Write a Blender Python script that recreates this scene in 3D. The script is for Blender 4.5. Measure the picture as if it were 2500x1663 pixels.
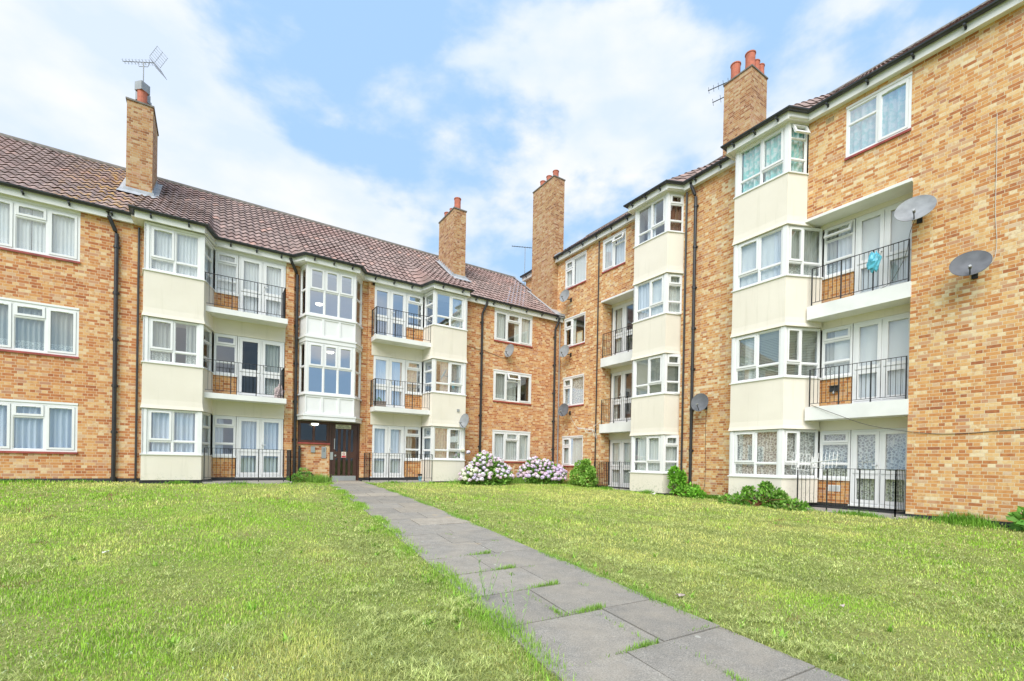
import bpy, math, random
import numpy as np
from mathutils import Matrix, Vector
R = math.radians
random.seed(7); RNG = np.random.default_rng(11)
for o in list(bpy.data.objects): bpy.data.objects.remove(o)
SC = bpy.context.scene; COL = SC.collection

# ------------------------------------------------------------------ camera
S = 1.07
YAW, PITCH, ROLL = R(-146.93), R(-0.272), R(1.077)
K = np.array([2.11, 20.0])
dA = np.array([math.cos(YAW), math.sin(YAW)]); dB = np.array([-dA[1], dA[0]])
CAM = Vector((float(-K @ dA) * S, float(-K @ dB) * S, 0.0))
cd = bpy.data.cameras.new('camera'); cam = bpy.data.objects.new('camera', cd); COL.objects.link(cam)
cd.sensor_width = 36; cd.lens = 1134.0 / 2500 * 36
cd.shift_y = (1134.1 - 831.5) / 2500
cd.clip_start = 0.05; cd.clip_end = 6000
# world axes: x runs along the three storey wing, y along the four storey wing
W = Matrix(((dA[0], dA[1], 0), (dB[0], dB[1], 0), (0, 0, 1)))      # view-plan axes -> site axes
rot = W @ Matrix.Rotation(R(90) + PITCH, 3, 'X') @ Matrix.Rotation(ROLL, 3, 'Z')
cam.matrix_world = Matrix.Translation(CAM) @ rot.to_4x4()
SC.camera = cam

# ------------------------------------------------------------------ exposure, world, sun
SC.view_settings.view_transform = 'Standard'; SC.view_settings.look = 'None'
SC.view_settings.gamma = 1; SC.view_settings.use_curve_mapping = False
SC.view_settings.exposure = 0.74
SUN_DIR = Vector((0.66, 0.62, 0.95)).normalized()       # towards the sun
wd = bpy.data.worlds.new('World'); SC.world = wd; wd.use_nodes = True
nt = wd.node_tree; nt.nodes.clear()
def N(t, typ, **kw):
    n = t.nodes.new(typ)
    for k, v in kw.items(): setattr(n, k, v)
    return n
def L(t, a, b): t.links.new(a, b)
out = N(nt, 'ShaderNodeOutputWorld'); bg = N(nt, 'ShaderNodeBackground'); L(nt, bg.outputs[0], out.inputs[0])
sky = N(nt, 'ShaderNodeTexSky', sky_type='NISHITA'); sky.sun_disc = False
sky.sun_elevation = math.asin(SUN_DIR.z); sky.sun_rotation = math.atan2(SUN_DIR.x, SUN_DIR.y)
sky.air_density = 1.3; sky.dust_density = 2.0; sky.ozone_density = 1.5
tc = N(nt, 'ShaderNodeTexCoord')
mp = N(nt, 'ShaderNodeMapping'); mp.inputs['Scale'].default_value = (1, 1, 1.9); mp.inputs['Location'].default_value = (8.22, 4.56, 3.18)
L(nt, tc.outputs['Generated'], mp.inputs[0])
n1 = N(nt, 'ShaderNodeTexNoise'); n1.inputs['Scale'].default_value = 2.1; n1.inputs['Detail'].default_value = 9; n1.inputs['Roughness'].default_value = .53; n1.inputs['Distortion'].default_value = .12
L(nt, mp.outputs[0], n1.inputs['Vector'])
r1 = N(nt, 'ShaderNodeValToRGB'); r1.color_ramp.elements[0].position = .468; r1.color_ramp.elements[1].position = .565
r1.color_ramp.interpolation = 'EASE'
L(nt, n1.outputs['Fac'], r1.inputs[0])
n2 = N(nt, 'ShaderNodeTexNoise'); n2.inputs['Scale'].default_value = 5.5; n2.inputs['Detail'].default_value = 6
L(nt, mp.outputs[0], n2.inputs['Vector'])
r2 = N(nt, 'ShaderNodeValToRGB'); r2.color_ramp.elements[0].color = (4.9, 5.7, 6.9, 1); r2.color_ramp.elements[1].color = (6.35, 6.5, 6.7, 1)
r2.color_ramp.elements[0].position = .35; r2.color_ramp.elements[1].position = .62
L(nt, n2.outputs['Fac'], r2.inputs[0])
mb0 = N(nt, 'ShaderNodeMix', data_type='RGBA'); mb0.inputs[0].default_value = .88            # thin high haze over the blue
L(nt, sky.outputs[0], mb0.inputs[6]); mb0.inputs[7].default_value = (3.0, 4.7, 6.9, 1)
mb = N(nt, 'ShaderNodeMix', data_type='RGBA')
L(nt, r1.outputs[0], mb.inputs[0]); L(nt, mb0.outputs[2], mb.inputs[6]); L(nt, r2.outputs[0], mb.inputs[7])
L(nt, mb.outputs[2], bg.inputs[0]); bg.inputs[1].default_value = 0.094
ld = bpy.data.lights.new('sun', 'SUN'); ld.energy = 2.6; ld.angle = R(50); ld.color = (1, .965, .91)
sun = bpy.data.objects.new('sun', ld); COL.objects.link(sun)
sun.rotation_euler = SUN_DIR.to_track_quat('Z', 'Y').to_euler()

# ------------------------------------------------------------------ materials
def new_mat(name):
    m = bpy.data.materials.new(name); m.use_nodes = True
    t = m.node_tree; p = t.nodes['Principled BSDF']; return m, t, p
def setc(p, c, rough=.6, metal=0, spec=.5):
    p.inputs['Base Color'].default_value = (*c, 1); p.inputs['Roughness'].default_value = rough
    p.inputs['Metallic'].default_value = metal; p.inputs['Specular IOR Level'].default_value = spec
def math_(t, op, a, b=None, clamp=False):
    n = N(t, 'ShaderNodeMath', operation=op); n.use_clamp = clamp
    for i, v in enumerate((a, b)):
        if v is None: continue
        if isinstance(v, (int, float)): n.inputs[i].default_value = v
        else: L(t, v, n.inputs[i])
    return n.outputs[0]
def mixc(t, f, a, b, blend='MIX'):
    n = N(t, 'ShaderNodeMix', data_type='RGBA', blend_type=blend)
    for i, v in ((0, f), (6, a), (7, b)):
        if isinstance(v, (int, float)): n.inputs[i].default_value = v
        elif isinstance(v, tuple): n.inputs[i].default_value = (*v, 1)
        else: L(t, v, n.inputs[i])
    return n.outputs[2]
def noise(t, scale, detail=3, vec=None, rough=.5, dim='3D'):
    n = N(t, 'ShaderNodeTexNoise'); n.noise_dimensions = dim; n.inputs['Scale'].default_value = scale; n.inputs['Detail'].default_value = detail; n.inputs['Roughness'].default_value = rough
    if vec is not None: L(t, vec, n.inputs['Vector'])
    return n.outputs['Fac']
def pos(t): return N(t, 'ShaderNodeNewGeometry').outputs['Position']
def ramp(t, fac, els, interp='LINEAR'):
    r = N(t, 'ShaderNodeValToRGB'); r.color_ramp.interpolation = interp
    while len(r.color_ramp.elements) < len(els): r.color_ramp.elements.new(.5)
    for e, (p_, c) in zip(r.color_ramp.elements, els):
        e.position = p_; e.color = (*c, 1) if len(c) == 3 else c
    L(t, fac, r.inputs[0]); return r.outputs[0]
def bump(t, p, h, strength=.3, dist=.01):
    b = N(t, 'ShaderNodeBump'); b.inputs['Strength'].default_value = strength; b.inputs['Distance'].default_value = dist
    L(t, h, b.inputs['Height']); L(t, b.outputs[0], p.inputs['Normal'])
def plain(name, c, rough=.6, metal=0, var=.12, vs=3, spec=.5, bscale=None, bs=.2):
    m, t, p = new_mat(name); setc(p, c, rough, metal, spec)
    f = ramp(t, noise(t, vs, 5, pos(t)), [(.3, tuple(x * (1 - var) for x in c)), (.7, tuple(min(1, x * (1 + var * .5)) for x in c))])
    L(t, f, p.inputs['Base Color'])
    if bscale: bump(t, p, noise(t, bscale, 4, pos(t)), bs, .004)
    return m
def brick_mat(name, els, mortar, seed):
    m, t, p = new_mat(name); setc(p, (.5, .3, .1), .88, 0, .25)
    uv = N(t, 'ShaderNodeUVMap').outputs[0]; sx = N(t, 'ShaderNodeSeparateXYZ'); L(t, uv, sx.inputs[0])
    u, v = sx.outputs[0], sx.outputs[1]
    rv = math_(t, 'DIVIDE', v, .075); row = math_(t, 'FLOOR', rv); fv = math_(t, 'FRACT', rv)
    # English bond: a course of stretchers, then a course of headers
    w1 = N(t, 'ShaderNodeTexWhiteNoise', noise_dimensions='1D'); L(t, row, w1.inputs['W'])
    odd = math_(t, 'MODULO', math_(t, 'ABSOLUTE', row), 2); Pw = math_(t, 'SUBTRACT', .225, math_(t, 'MULTIPLY', odd, .1125))
    x = math_(t, 'ADD', math_(t, 'ADD', math_(t, 'DIVIDE', u, Pw), math_(t, 'MULTIPLY', odd, .5)), math_(t, 'MULTIPLY', w1.outputs[0], .14))
    fx = math_(t, 'FRACT', x); cell = math_(t, 'FLOOR', x)
    cv = N(t, 'ShaderNodeCombineXYZ'); L(t, cell, cv.inputs[0]); L(t, row, cv.inputs[1]); cv.inputs[2].default_value = seed
    wn = N(t, 'ShaderNodeTexWhiteNoise', noise_dimensions='3D'); L(t, cv.outputs[0], wn.inputs['Vector'])
    val = math_(t, 'ADD', wn.outputs['Value'], math_(t, 'MULTIPLY', odd, .06))
    w2 = N(t, 'ShaderNodeSeparateColor'); L(t, wn.outputs['Color'], w2.inputs[0])
    dh = math_(t, 'MULTIPLY', math_(t, 'MINIMUM', fx, math_(t, 'SUBTRACT', 1, fx)), Pw)
    dv = math_(t, 'MULTIPLY', math_(t, 'MINIMUM', fv, math_(t, 'SUBTRACT', 1, fv)), .075)
    d = math_(t, 'MINIMUM', dh, dv)
    mort = math_(t, 'SUBTRACT', 1, math_(t, 'MULTIPLY', math_(t, 'SUBTRACT', d, .0035), 300, True), True)
    big = noise(t, .55, 3, pos(t)); fine = noise(t, 26, 4, pos(t), .65)
    val2 = math_(t, 'ADD', math_(t, 'MULTIPLY', val, .92), math_(t, 'ADD', math_(t, 'MULTIPLY', math_(t, 'SUBTRACT', big, .46), .6), math_(t, 'MULTIPLY', math_(t, 'SUBTRACT', noise(t, 14, 4, pos(t), .65), .47), .55)), True)
    c = ramp(t, val2, els)
    # some bricks fired pinkish grey, some with a darker kiss mark across the face
    c = mixc(t, math_(t, 'MULTIPLY', math_(t, 'GREATER_THAN', w2.outputs[1], .86), .55), c, (.58, .36, .25))
    kiss = math_(t, 'MULTIPLY', math_(t, 'GREATER_THAN', w2.outputs[2], .6), math_(t, 'MULTIPLY', math_(t, 'SUBTRACT', noise(t, 11, 2, pos(t)), .46), 5, True))
    c = mixc(t, math_(t, 'MULTIPLY', kiss, .55), c, (.48, .20, .08))
    c = mixc(t, math_(t, 'MULTIPLY', fine, .45), c, mixc(t, 1.0, c, (.62, .5, .42), 'MULTIPLY'))
    c = mixc(t, mort, c, mortar)
    # streaks of grime
    mpn = N(t, 'ShaderNodeMapping'); mpn.inputs['Scale'].default_value = (1.6, 1.6, .22); L(t, pos(t), mpn.inputs[0])
    st = ramp(t, noise(t, 1.3, 5, mpn.outputs[0], .6), [(.55, (0, 0, 0)), (.8, (.18, .18, .18))])
    c = mixc(t, st, c, (.24, .17, .12))
    L(t, c, p.inputs['Base Color'])
    hgt = math_(t, 'ADD', math_(t, 'SUBTRACT', 1, mort), math_(t, 'MULTIPLY', fine, .5))
    bump(t, p, hgt, .5, .004)
    return m
M = {}
M['brickA'] = brick_mat('brick_orange', [(0, (.36, .12, .055)), (.2, (.51, .19, .075)), (.42, (.61, .275, .11)), (.62, (.67, .35, .14)), (.8, (.73, .45, .21)), (1, (.78, .60, .37))], (.66, .49, .33), 1.0)
M['brickB'] = brick_mat('brick_buff', [(0, (.38, .14, .065)), (.16, (.53, .215, .08)), (.38, (.65, .32, .12)), (.6, (.71, .40, .16)), (.8, (.76, .52, .25)), (1, (.82, .69, .46))], (.66, .54, .36), 2.0)
M['brickC'] = brick_mat('brick_chimney', [(0, (.24, .105, .055)), (.25, (.38, .18, .08)), (.5, (.47, .26, .12)), (.8, (.52, .34, .17)), (1, (.58, .44, .27))], (.47, .38, .27), 3.0)
M['brickD'] = brick_mat('brick_balcony', [(0, (.36, .13, .045)), (.3, (.50, .21, .07)), (.6, (.60, .30, .10)), (1, (.68, .42, .18))], (.60, .45, .28), 4.0)
def render_mat():
    m, t, p = new_mat('cream_render'); setc(p, (.72, .70, .56), .85, 0, .3)
    c = ramp(t, noise(t, .9, 5, pos(t), .6), [(.3, (.73, .675, .58)), (.7, (.79, .735, .64))])
    mpn = N(t, 'ShaderNodeMapping'); mpn.inputs['Scale'].default_value = (7, 7, .5); L(t, pos(t), mpn.inputs[0])
    st = ramp(t, noise(t, 1.2, 5, mpn.outputs[0], .6), [(.56, (0, 0, 0)), (.8, (.35, .35, .35))])
    c = mixc(t, st, c, (.52, .49, .38))
    sz = N(t, 'ShaderNodeSeparateXYZ'); L(t, pos(t), sz.inputs[0]); lowz = math_(t, 'MULTIPLY', math_(t, 'SUBTRACT', -.45, sz.outputs[2]), 1.6, True)
    c = mixc(t, math_(t, 'MULTIPLY', lowz, math_(t, 'GREATER_THAN', noise(t, 14, 5, pos(t), .7), .56)), c, (.42, .43, .32))
    L(t, c, p.inputs['Base Color']); bump(t, p, noise(t, 60, 4, pos(t), .7), .25, .004); return m
M['render'] = render_mat()
M['white'] = plain('white_upvc', (.80, .80, .80), .32, var=.04, vs=2)
M['whitep'] = plain('white_paint', (.78, .78, .76), .6, var=.10, vs=1.6, bscale=30, bs=.1)
M['black'] = plain('black_metal', (.028, .028, .03), .42, var=.3, vs=8)
M['gutter'] = plain('gutter_plastic', (.035, .038, .044), .38, var=.35, vs=4)
M['plinth'] = plain('bitumen_plinth', (.035, .037, .042), .6, var=.4, vs=4, bscale=20)
M['redsill'] = plain('red_sill', (.36, .07, .055), .5, var=.35, vs=5)
M['lead'] = plain('lead_flashing', (.42, .44, .47), .55, var=.25, vs=6, bscale=14)
M['pot'] = plain('terracotta', (.50, .155, .095), .8, var=.22, vs=7)
M['brown'] = plain('brown_door_paint', (.075, .032, .022), .38, var=.2, vs=4)
M['steel'] = plain('brushed_steel', (.55, .55, .54), .35, .8, var=.1)
M['greym'] = plain('grey_metal', (.34, .35, .36), .5, .3, var=.15)
M['dish'] = plain('dish_grey', (.15, .155, .17), .75, 0, var=.25, vs=5, spec=.2)
M['dishl'] = plain('dish_pale_grey', (.30, .31, .325), .75, 0, var=.2, vs=5, spec=.2)
M['alu'] = plain('aerial_aluminium', (.25, .25, .26), .4, .6, var=.2)
M['cap'] = plain('cement_capping', (.20, .18, .16), .9, var=.3, vs=8)
M['conc'] = plain('concrete', (.40, .37, .33), .9, var=.25, vs=5, bscale=30, bs=.4)
M['interior'] = plain('room_plaster', (.42, .41, .39), .9, var=.05)
M['wood'] = plain('rotten_wood', (.26, .11, .05), .9, var=.4, vs=12)
M['bag'] = plain('blue_plastic_bag', (.12, .52, .68), .35, var=.35, vs=14)
M['bluepot'] = plain('blue_plastic', (.22, .45, .60), .4, var=.1)
M['planter'] = plain('planter_clay', (.30, .25, .22), .8, var=.2)
M['pink'] = plain('pink_print_cloth', (.62, .50, .50), .85, var=.5, vs=26)
M['airbrick'] = plain('airbrick_clay', (.62, .44, .22), .8, var=.15)
M['signw'] = plain('sign_white', (.78, .77, .66), .4, var=.04)
M['signr'] = plain('sign_red', (.60, .06, .08), .4, var=.04)
M['signk'] = plain('sign_lettering', (.03, .03, .03), .5, var=.02)
M['cable'] = plain('cable_dark', (.07, .06, .055), .6, var=.1)
M['cablew'] = plain('cable_white', (.62, .60, .55), .6, var=.1)
M['litter'] = plain('paper_litter', (.55, .46, .42), .8, var=.25, vs=20)
def lamp_mat(s=2.2):
    m, t, p = new_mat('lamp_diffuser'); setc(p, (.9, .88, .8), .4)
    p.inputs['Emission Color'].default_value = (1, .93, .72, 1); p.inputs['Emission Strength'].default_value = s; return m
M['lamp'] = lamp_mat()
def glass_mat(name, base, mult, tint=(1, 1, 1), tr=(.93, .96, .95)):
    m = bpy.data.materials.new(name); m.use_nodes = True; t = m.node_tree; t.nodes.clear()
    o = N(t, 'ShaderNodeOutputMaterial'); mx = N(t, 'ShaderNodeMixShader')
    tr_ = N(t, 'ShaderNodeBsdfTransparent'); tr_.inputs[0].default_value = (*tr, 1)
    g = N(t, 'ShaderNodeBsdfGlossy'); g.inputs['Roughness'].default_value = .015; g.inputs['Color'].default_value = (*tint, 1)
    ge = N(t, 'ShaderNodeNewGeometry'); dt = N(t, 'ShaderNodeVectorMath', operation='DOT_PRODUCT'); L(t, ge.outputs['Normal'], dt.inputs[0]); L(t, ge.outputs['Incoming'], dt.inputs[1])
    sch = math_(t, 'POWER', math_(t, 'SUBTRACT', 1, math_(t, 'ABSOLUTE', dt.outputs['Value'])), 4)      # Schlick, the same from both sides
    f = math_(t, 'ADD', math_(t, 'MULTIPLY', sch, mult), base, True)
    # float glass is never quite flat
    b = N(t, 'ShaderNodeBump'); b.inputs['Strength'].default_value = .05; b.inputs['Distance'].default_value = .02
    L(t, noise(t, 1.6, 1, pos(t)), b.inputs['Height']); L(t, b.outputs[0], g.inputs['Normal'])
    L(t, f, mx.inputs[0]); L(t, tr_.outputs[0], mx.inputs[1]); L(t, g.outputs[0], mx.inputs[2]); L(t, mx.outputs[0], o.inputs[0])
    return m
M['glass'] = glass_mat('window_glass', .19, .7)
M['glassr'] = glass_mat('window_glass_bright', .48, .5, (.90, .94, .98))
M['glassd'] = glass_mat('door_glass_dark', .07, .6)
def curtain_mat(name, c, pattern=None, trans=.25):
    m = bpy.data.materials.new(name); m.use_nodes = True; t = m.node_tree; t.nodes.clear()
    o = N(t, 'ShaderNodeOutputMaterial'); d = N(t, 'ShaderNodeBsdfDiffuse'); tl = N(t, 'ShaderNodeBsdfTranslucent')
    mx = N(t, 'ShaderNodeMixShader'); mx.inputs[0].default_value = .2
    L(t, d.outputs[0], mx.inputs[1]); L(t, tl.outputs[0], mx.inputs[2])
    d.inputs[0].default_value = (*c, 1); tl.inputs[0].default_value = (*c, 1)
    fin = mx.outputs[0]
    tp = N(t, 'ShaderNodeBsdfTransparent'); m2 = N(t, 'ShaderNodeMixShader')
    if pattern == 'net':
        uv = N(t, 'ShaderNodeUVMap').outputs[0]; sx = N(t, 'ShaderNodeSeparateXYZ'); L(t, uv, sx.inputs[0])
        vo = N(t, 'ShaderNodeTexVoronoi', feature='DISTANCE_TO_EDGE'); vo.inputs['Scale'].default_value = 22; L(t, pos(t), vo.inputs['Vector'])
        lace = math_(t, 'LESS_THAN', vo.outputs['Distance'], .10)
        low = math_(t, 'LESS_THAN', sx.outputs[1], .22)         # worked border along the hem
        op = math_(t, 'ADD', trans, math_(t, 'MULTIPLY', math_(t, 'MULTIPLY', lace, low), .45), True)
        L(t, op, m2.inputs[0])
    elif pattern == 'lace':
        vo = N(t, 'ShaderNodeTexVoronoi', feature='DISTANCE_TO_EDGE'); vo.inputs['Scale'].default_value = 13; L(t, pos(t), vo.inputs['Vector'])
        L(t, math_(t, 'ADD', math_(t, 'MULTIPLY', math_(t, 'LESS_THAN', vo.outputs['Distance'], .13), .5), trans, True), m2.inputs[0])
    elif pattern == 'print':
        c2 = ramp(t, noise(t, 9, 4, pos(t)), [(.42, c), (.6, (.86, .95, .97))]); L(t, c2, d.inputs[0]); m2.inputs[0].default_value = trans
    else: m2.inputs[0].default_value = trans
    L(t, tp.outputs[0], m2.inputs[1]); L(t, fin, m2.inputs[2]); L(t, m2.outputs[0], o.inputs[0]); return m
M['net'] = curtain_mat('net_curtain', (.93, .95, .98), 'net', .93)
M['sheer'] = curtain_mat('sheer_curtain', (.80, .83, .80), 'net', .6)
M['lace'] = curtain_mat('lace_curtain', (.82, .82, .80), 'lace', .42)
M['drape'] = curtain_mat('blue_grey_drape', (.70, .77, .88), None, .98)
M['cream'] = curtain_mat('pale_drape', (.82, .84, .82), None, .95)
M['teal'] = curtain_mat('teal_print_curtain', (.30, .74, .73), 'print', 1.0)
M['white_c'] = curtain_mat('white_roller_blind', (.88, .90, .92), None, 1.0)
M['blind'] = curtain_mat('venetian_blind', (.72, .74, .70), None, 1.0)
M['lilac'] = curtain_mat('lilac_net', (.82, .86, .94), None, .95)
M['orangeprint'] = curtain_mat('brown_curtain', (.32, .16, .10), None, 1.0)
def tile_mat():
    m, t, p = new_mat('roof_tile'); setc(p, (.3, .15, .12), .85, 0, .3)
    uv = N(t, 'ShaderNodeUVMap').outputs[0]; sx = N(t, 'ShaderNodeSeparateXYZ'); L(t, uv, sx.inputs[0])
    a = math_(t, 'FLOOR', sx.outputs[0]); b = math_(t, 'FLOOR', sx.outputs[1])
    cv = N(t, 'ShaderNodeCombineXYZ'); L(t, a, cv.inputs[0]); L(t, b, cv.inputs[1])
    wn = N(t, 'ShaderNodeTexWhiteNoise', noise_dimensions='3D'); L(t, cv.outputs[0], wn.inputs['Vector'])
    c = ramp(t, wn.outputs[0], [(0, (.22, .155, .14)), (.5, (.30, .21, .19)), (.9, (.37, .265, .24)), (1, (.47, .28, .23))])
    c = mixc(t, ramp(t, noise(t, 8, 5, pos(t), .7), [(.4, (0, 0, 0)), (.7, (.5, .5, .5))]), c, (.30, .26, .23))
    c = mixc(t, ramp(t, noise(t, .35, 2, pos(t)), [(.5, (0, 0, 0)), (.7, (.3, .3, .3))]), c, (.38, .19, .16))
    g = N(t, 'ShaderNodeNewGeometry'); sp = N(t, 'ShaderNodeSeparateXYZ'); L(t, g.outputs['Position'], sp.inputs[0])
    # orange lichen where the tiles stay damp beside the left stack
    dx = math_(t, 'SUBTRACT', 1, math_(t, 'MULTIPLY', math_(t, 'ABSOLUTE', math_(t, 'SUBTRACT', sp.outputs[0], 16.2)), .8), True)
    li = math_(t, 'MULTIPLY', dx, math_(t, 'GREATER_THAN', noise(t, 5.5, 4, pos(t), .6), .56))
    c = mixc(t, math_(t, 'MULTIPLY', li, .8), c, (.60, .34, .06))
    L(t, c, p.inputs['Base Color']); bump(t, p, noise(t, 40, 3, pos(t)), .3, .004); return m
M['tile'] = tile_mat()
def vc_mat(name, rough=.7, trans=0.0):
    m, t, p = new_mat(name); setc(p, (.2, .3, .05), rough, 0, .25)
    a = N(t, 'ShaderNodeAttribute', attribute_name='Col'); L(t, a.outputs['Color'], p.inputs['Base Color'])
    if trans:
        tl = N(t, 'ShaderNodeBsdfTranslucent'); L(t, a.outputs['Color'], tl.inputs[0]); mx = N(t, 'ShaderNodeMixShader'); mx.inputs[0].default_value = trans
        o = t.nodes['Material Output']; L(t, p.outputs[0], mx.inputs[1]); L(t, tl.outputs[0], mx.inputs[2]); L(t, mx.outputs[0], o.inputs[0])
    return m
M['leaf'] = vc_mat('leaf', .55, .3); M['blade'] = vc_mat('grass_blade', .75, .28); M['petal'] = vc_mat('petal', .7, .2)

# ------------------------------------------------------------------ frames and mesh building
class Frame:
    def __init__(s, o, sd, nd): s.o, s.sd, s.nd = np.array(o, float), np.array(sd, float), np.array(nd, float); s.flip = (s.sd[0] * s.nd[1] - s.sd[1] * s.nd[0]) > 0
    def P(s, a, n, z): q = s.o + a * s.sd + n * s.nd; return (q[0], q[1], z)
AY = -.17
FA = Frame((0, AY), (1, 0), (0, 1)); FB = Frame((0, 0), (0, 1), (1, 0))
# image left-to-right runs against s on FA, along s on FB
def sub(F, a, b, out):
    """frame running from a to b, both (s, n) of F, facing away from the point out"""
    A_ = F.o + a[0] * F.sd + a[1] * F.nd; B_ = F.o + b[0] * F.sd + b[1] * F.nd; O_ = F.o + out[0] * F.sd + out[1] * F.nd
    sd = (B_ - A_); ln = np.linalg.norm(sd); sd = sd / ln; nd = np.array([-sd[1], sd[0]])
    if np.dot(A_ - O_, nd) < 0: nd = -nd
    return Frame(A_, sd, nd), ln
class MB:
    def __init__(s): s.v = []; s.f = []; s.uv = []
    def quad(s, pts, uvs=None, flip=False):
        i = len(s.v); s.v += [tuple(p) for p in pts]; n = len(pts); f = list(range(i, i + n)); uvs = uvs or [(0, 0)] * n
        if flip: f = f[::-1]; uvs = uvs[::-1]
        s.f.append(f); s.uv += list(uvs)
    def box(s, F, s0, s1, n0, n1, z0, z1, z0b=None):
        """z0b: bottom height at s1 when the foot follows the ground"""
        if s1 < s0: s0, s1 = s1, s0
        if n1 < n0: n0, n1 = n1, n0
        zb = z0 if z0b is None else z0b
        P = F.P; fl = F.flip
        a = P(s0, n0, z0); b = P(s1, n0, zb); c = P(s1, n0, z1); d = P(s0, n0, z1)
        e = P(s0, n1, z0); f = P(s1, n1, zb); g = P(s1, n1, z1); h = P(s0, n1, z1)
        q = s.quad
        q([e, f, g, h], [(s0, z0), (s1, zb), (s1, z1), (s0, z1)], fl); q([b, a, d, c], [(s1, zb), (s0, z0), (s0, z1), (s1, z1)], fl)
        q([a, e, h, d], [(n0, z0), (n1, z0), (n1, z1), (n0, z1)], fl); q([f, b, c, g], [(n1, zb), (n0, zb), (n0, z1), (n1, z1)], fl)
        q([h, g, c, d], [(s0, n1), (s1, n1), (s1, n0), (s0, n0)], fl); q([a, b, f, e], [(s0, n0), (s1, n0), (s1, n1), (s0, n1)], fl)
    def prism(s, F, pts, z0, z1, grow=0, grow_h=.25):
        """plan polygon (s, n) extruded; grow flares the foot outwards"""
        n = len(pts); c = (sum(p[0] for p in pts) / n, sum(p[1] for p in pts) / n)
        def off(p, g): 
            return (p[0] + g * (1 if p[0] > c[0] else -1), p[1] + (g if p[1] > c[1] else 0))
        lv = [(z1, pts)] if not grow else [(z1, pts), (z0 + grow_h, pts), (z0 + grow_h * .4, [off(p, grow * .35) for p in pts])]
        lv.append((z0, [off(p, grow) for p in pts] if grow else pts))
        area = sum(pts[i][0] * pts[(i + 1) % n][1] - pts[(i + 1) % n][0] * pts[i][1] for i in range(n))
        ccw = (area > 0) == F.flip
        for (za, pa), (zb, pb) in zip(lv, lv[1:]):
            for i in range(n):
                j = (i + 1) % n
                q = [F.P(*pb[i], zb), F.P(*pb[j], zb), F.P(*pa[j], za), F.P(*pa[i], za)]
                u0 = pb[i][0] + pb[i][1]; u1 = pb[j][0] + pb[j][1]
                s.quad(q, [(u0, zb), (u1, zb), (u1, za), (u0, za)], not ccw)
        s.quad([F.P(*p, z1) for p in pts], None, not ccw); s.quad([F.P(*p, z0) for p in lv[-1][1]], None, ccw)
    def tube(s, pts, r, seg=8, cap=True):
        pts = [Vector(p) for p in pts]; rings = []
        rr = r if isinstance(r, (list, tuple)) else [r] * len(pts)
        for i, p in enumerate(pts):
            d = (pts[min(i + 1, len(pts) - 1)] - pts[max(i - 1, 0)])
            d = d.normalized() if d.length > 1e-9 else Vector((0, 0, 1))
            a = d.cross(Vector((0, 0, 1))) if abs(d.z) < .95 else d.cross(Vector((1, 0, 0)))
            a.normalize(); b = d.cross(a).normalized(); k = len(s.v)
            for j in range(seg):
                t = 2 * math.pi * j / seg; s.v.append(tuple(p + (a * math.cos(t) + b * math.sin(t)) * rr[i]))
            rings.append(k)
        for k0, k1 in zip(rings, rings[1:]):
            for j in range(seg):
                m = (j + 1) % seg; s.f.append([k0 + m, k0 + j, k1 + j, k1 + m]); s.uv += [(0, 0)] * 4
        if cap:
            s.f.append([rings[0] + j for j in range(seg)]); s.uv += [(0, 0)] * seg
            s.f.append([rings[-1] + j for j in range(seg)][::-1]); s.uv += [(0, 0)] * seg
    def lathe(s, c, prof, seg=16, mat=None):
        """profile (radius, height) round a vertical axis at c, or the axis given by mat"""
        rings = []
        for r, h in prof:
            k = len(s.v)
            for j in range(seg):
                t = 2 * math.pi * j / seg; p = Vector((r * math.cos(t), r * math.sin(t), h))
                if mat is not None: p = mat @ p
                s.v.append(tuple(Vector(c) + p))
            rings.append(k)
        for k0, k1 in zip(rings, rings[1:]):
            for j in range(seg):
                m = (j + 1) % seg; s.f.append([k0 + j, k0 + m, k1 + m, k1 + j]); s.uv += [(0, 0)] * 4
    def sweep(s, F, path, prof, closed=True):
        """path: (s, n) points, prof: (outward offset, z) polygon, mitred corners"""
        n = len(path); offs = []
        for i in range(n):
            def nor(a, b):
                dx, dy = b[0] - a[0], b[1] - a[1]; l = math.hypot(dx, dy); return (-dy / l, dx / l)
            a = nor(path[i - 1], path[i]) if i else None; b = nor(path[i], path[i + 1]) if i < n - 1 else None
            a = a or b; b = b or a; m = (a[0] + b[0], a[1] + b[1]); l2 = m[0] ** 2 + m[1] ** 2
            m = (m[0] * 2 / l2, m[1] * 2 / l2)
            if path[-1][0] < path[0][0]: m = (-m[0], -m[1])
            offs.append(m)
        k = len(s.v); q = len(prof)
        for p, m in zip(path, offs):
            for o_, z in prof: s.v.append(F.P(p[0] + m[0] * o_, p[1] + m[1] * o_, z))
        for i in range(n - 1):
            for j in range(q if closed else q - 1):
                j2 = (j + 1) % q; f = [k + i * q + j, k + i * q + j2, k + (i + 1) * q + j2, k + (i + 1) * q + j]
                s.f.append(f); s.uv += [(0, 0)] * 4
        if closed:
            s.f.append([k + j for j in range(q)]); s.uv += [(0, 0)] * q
            s.f.append([k + (n - 1) * q + j for j in range(q)][::-1]); s.uv += [(0, 0)] * q
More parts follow.
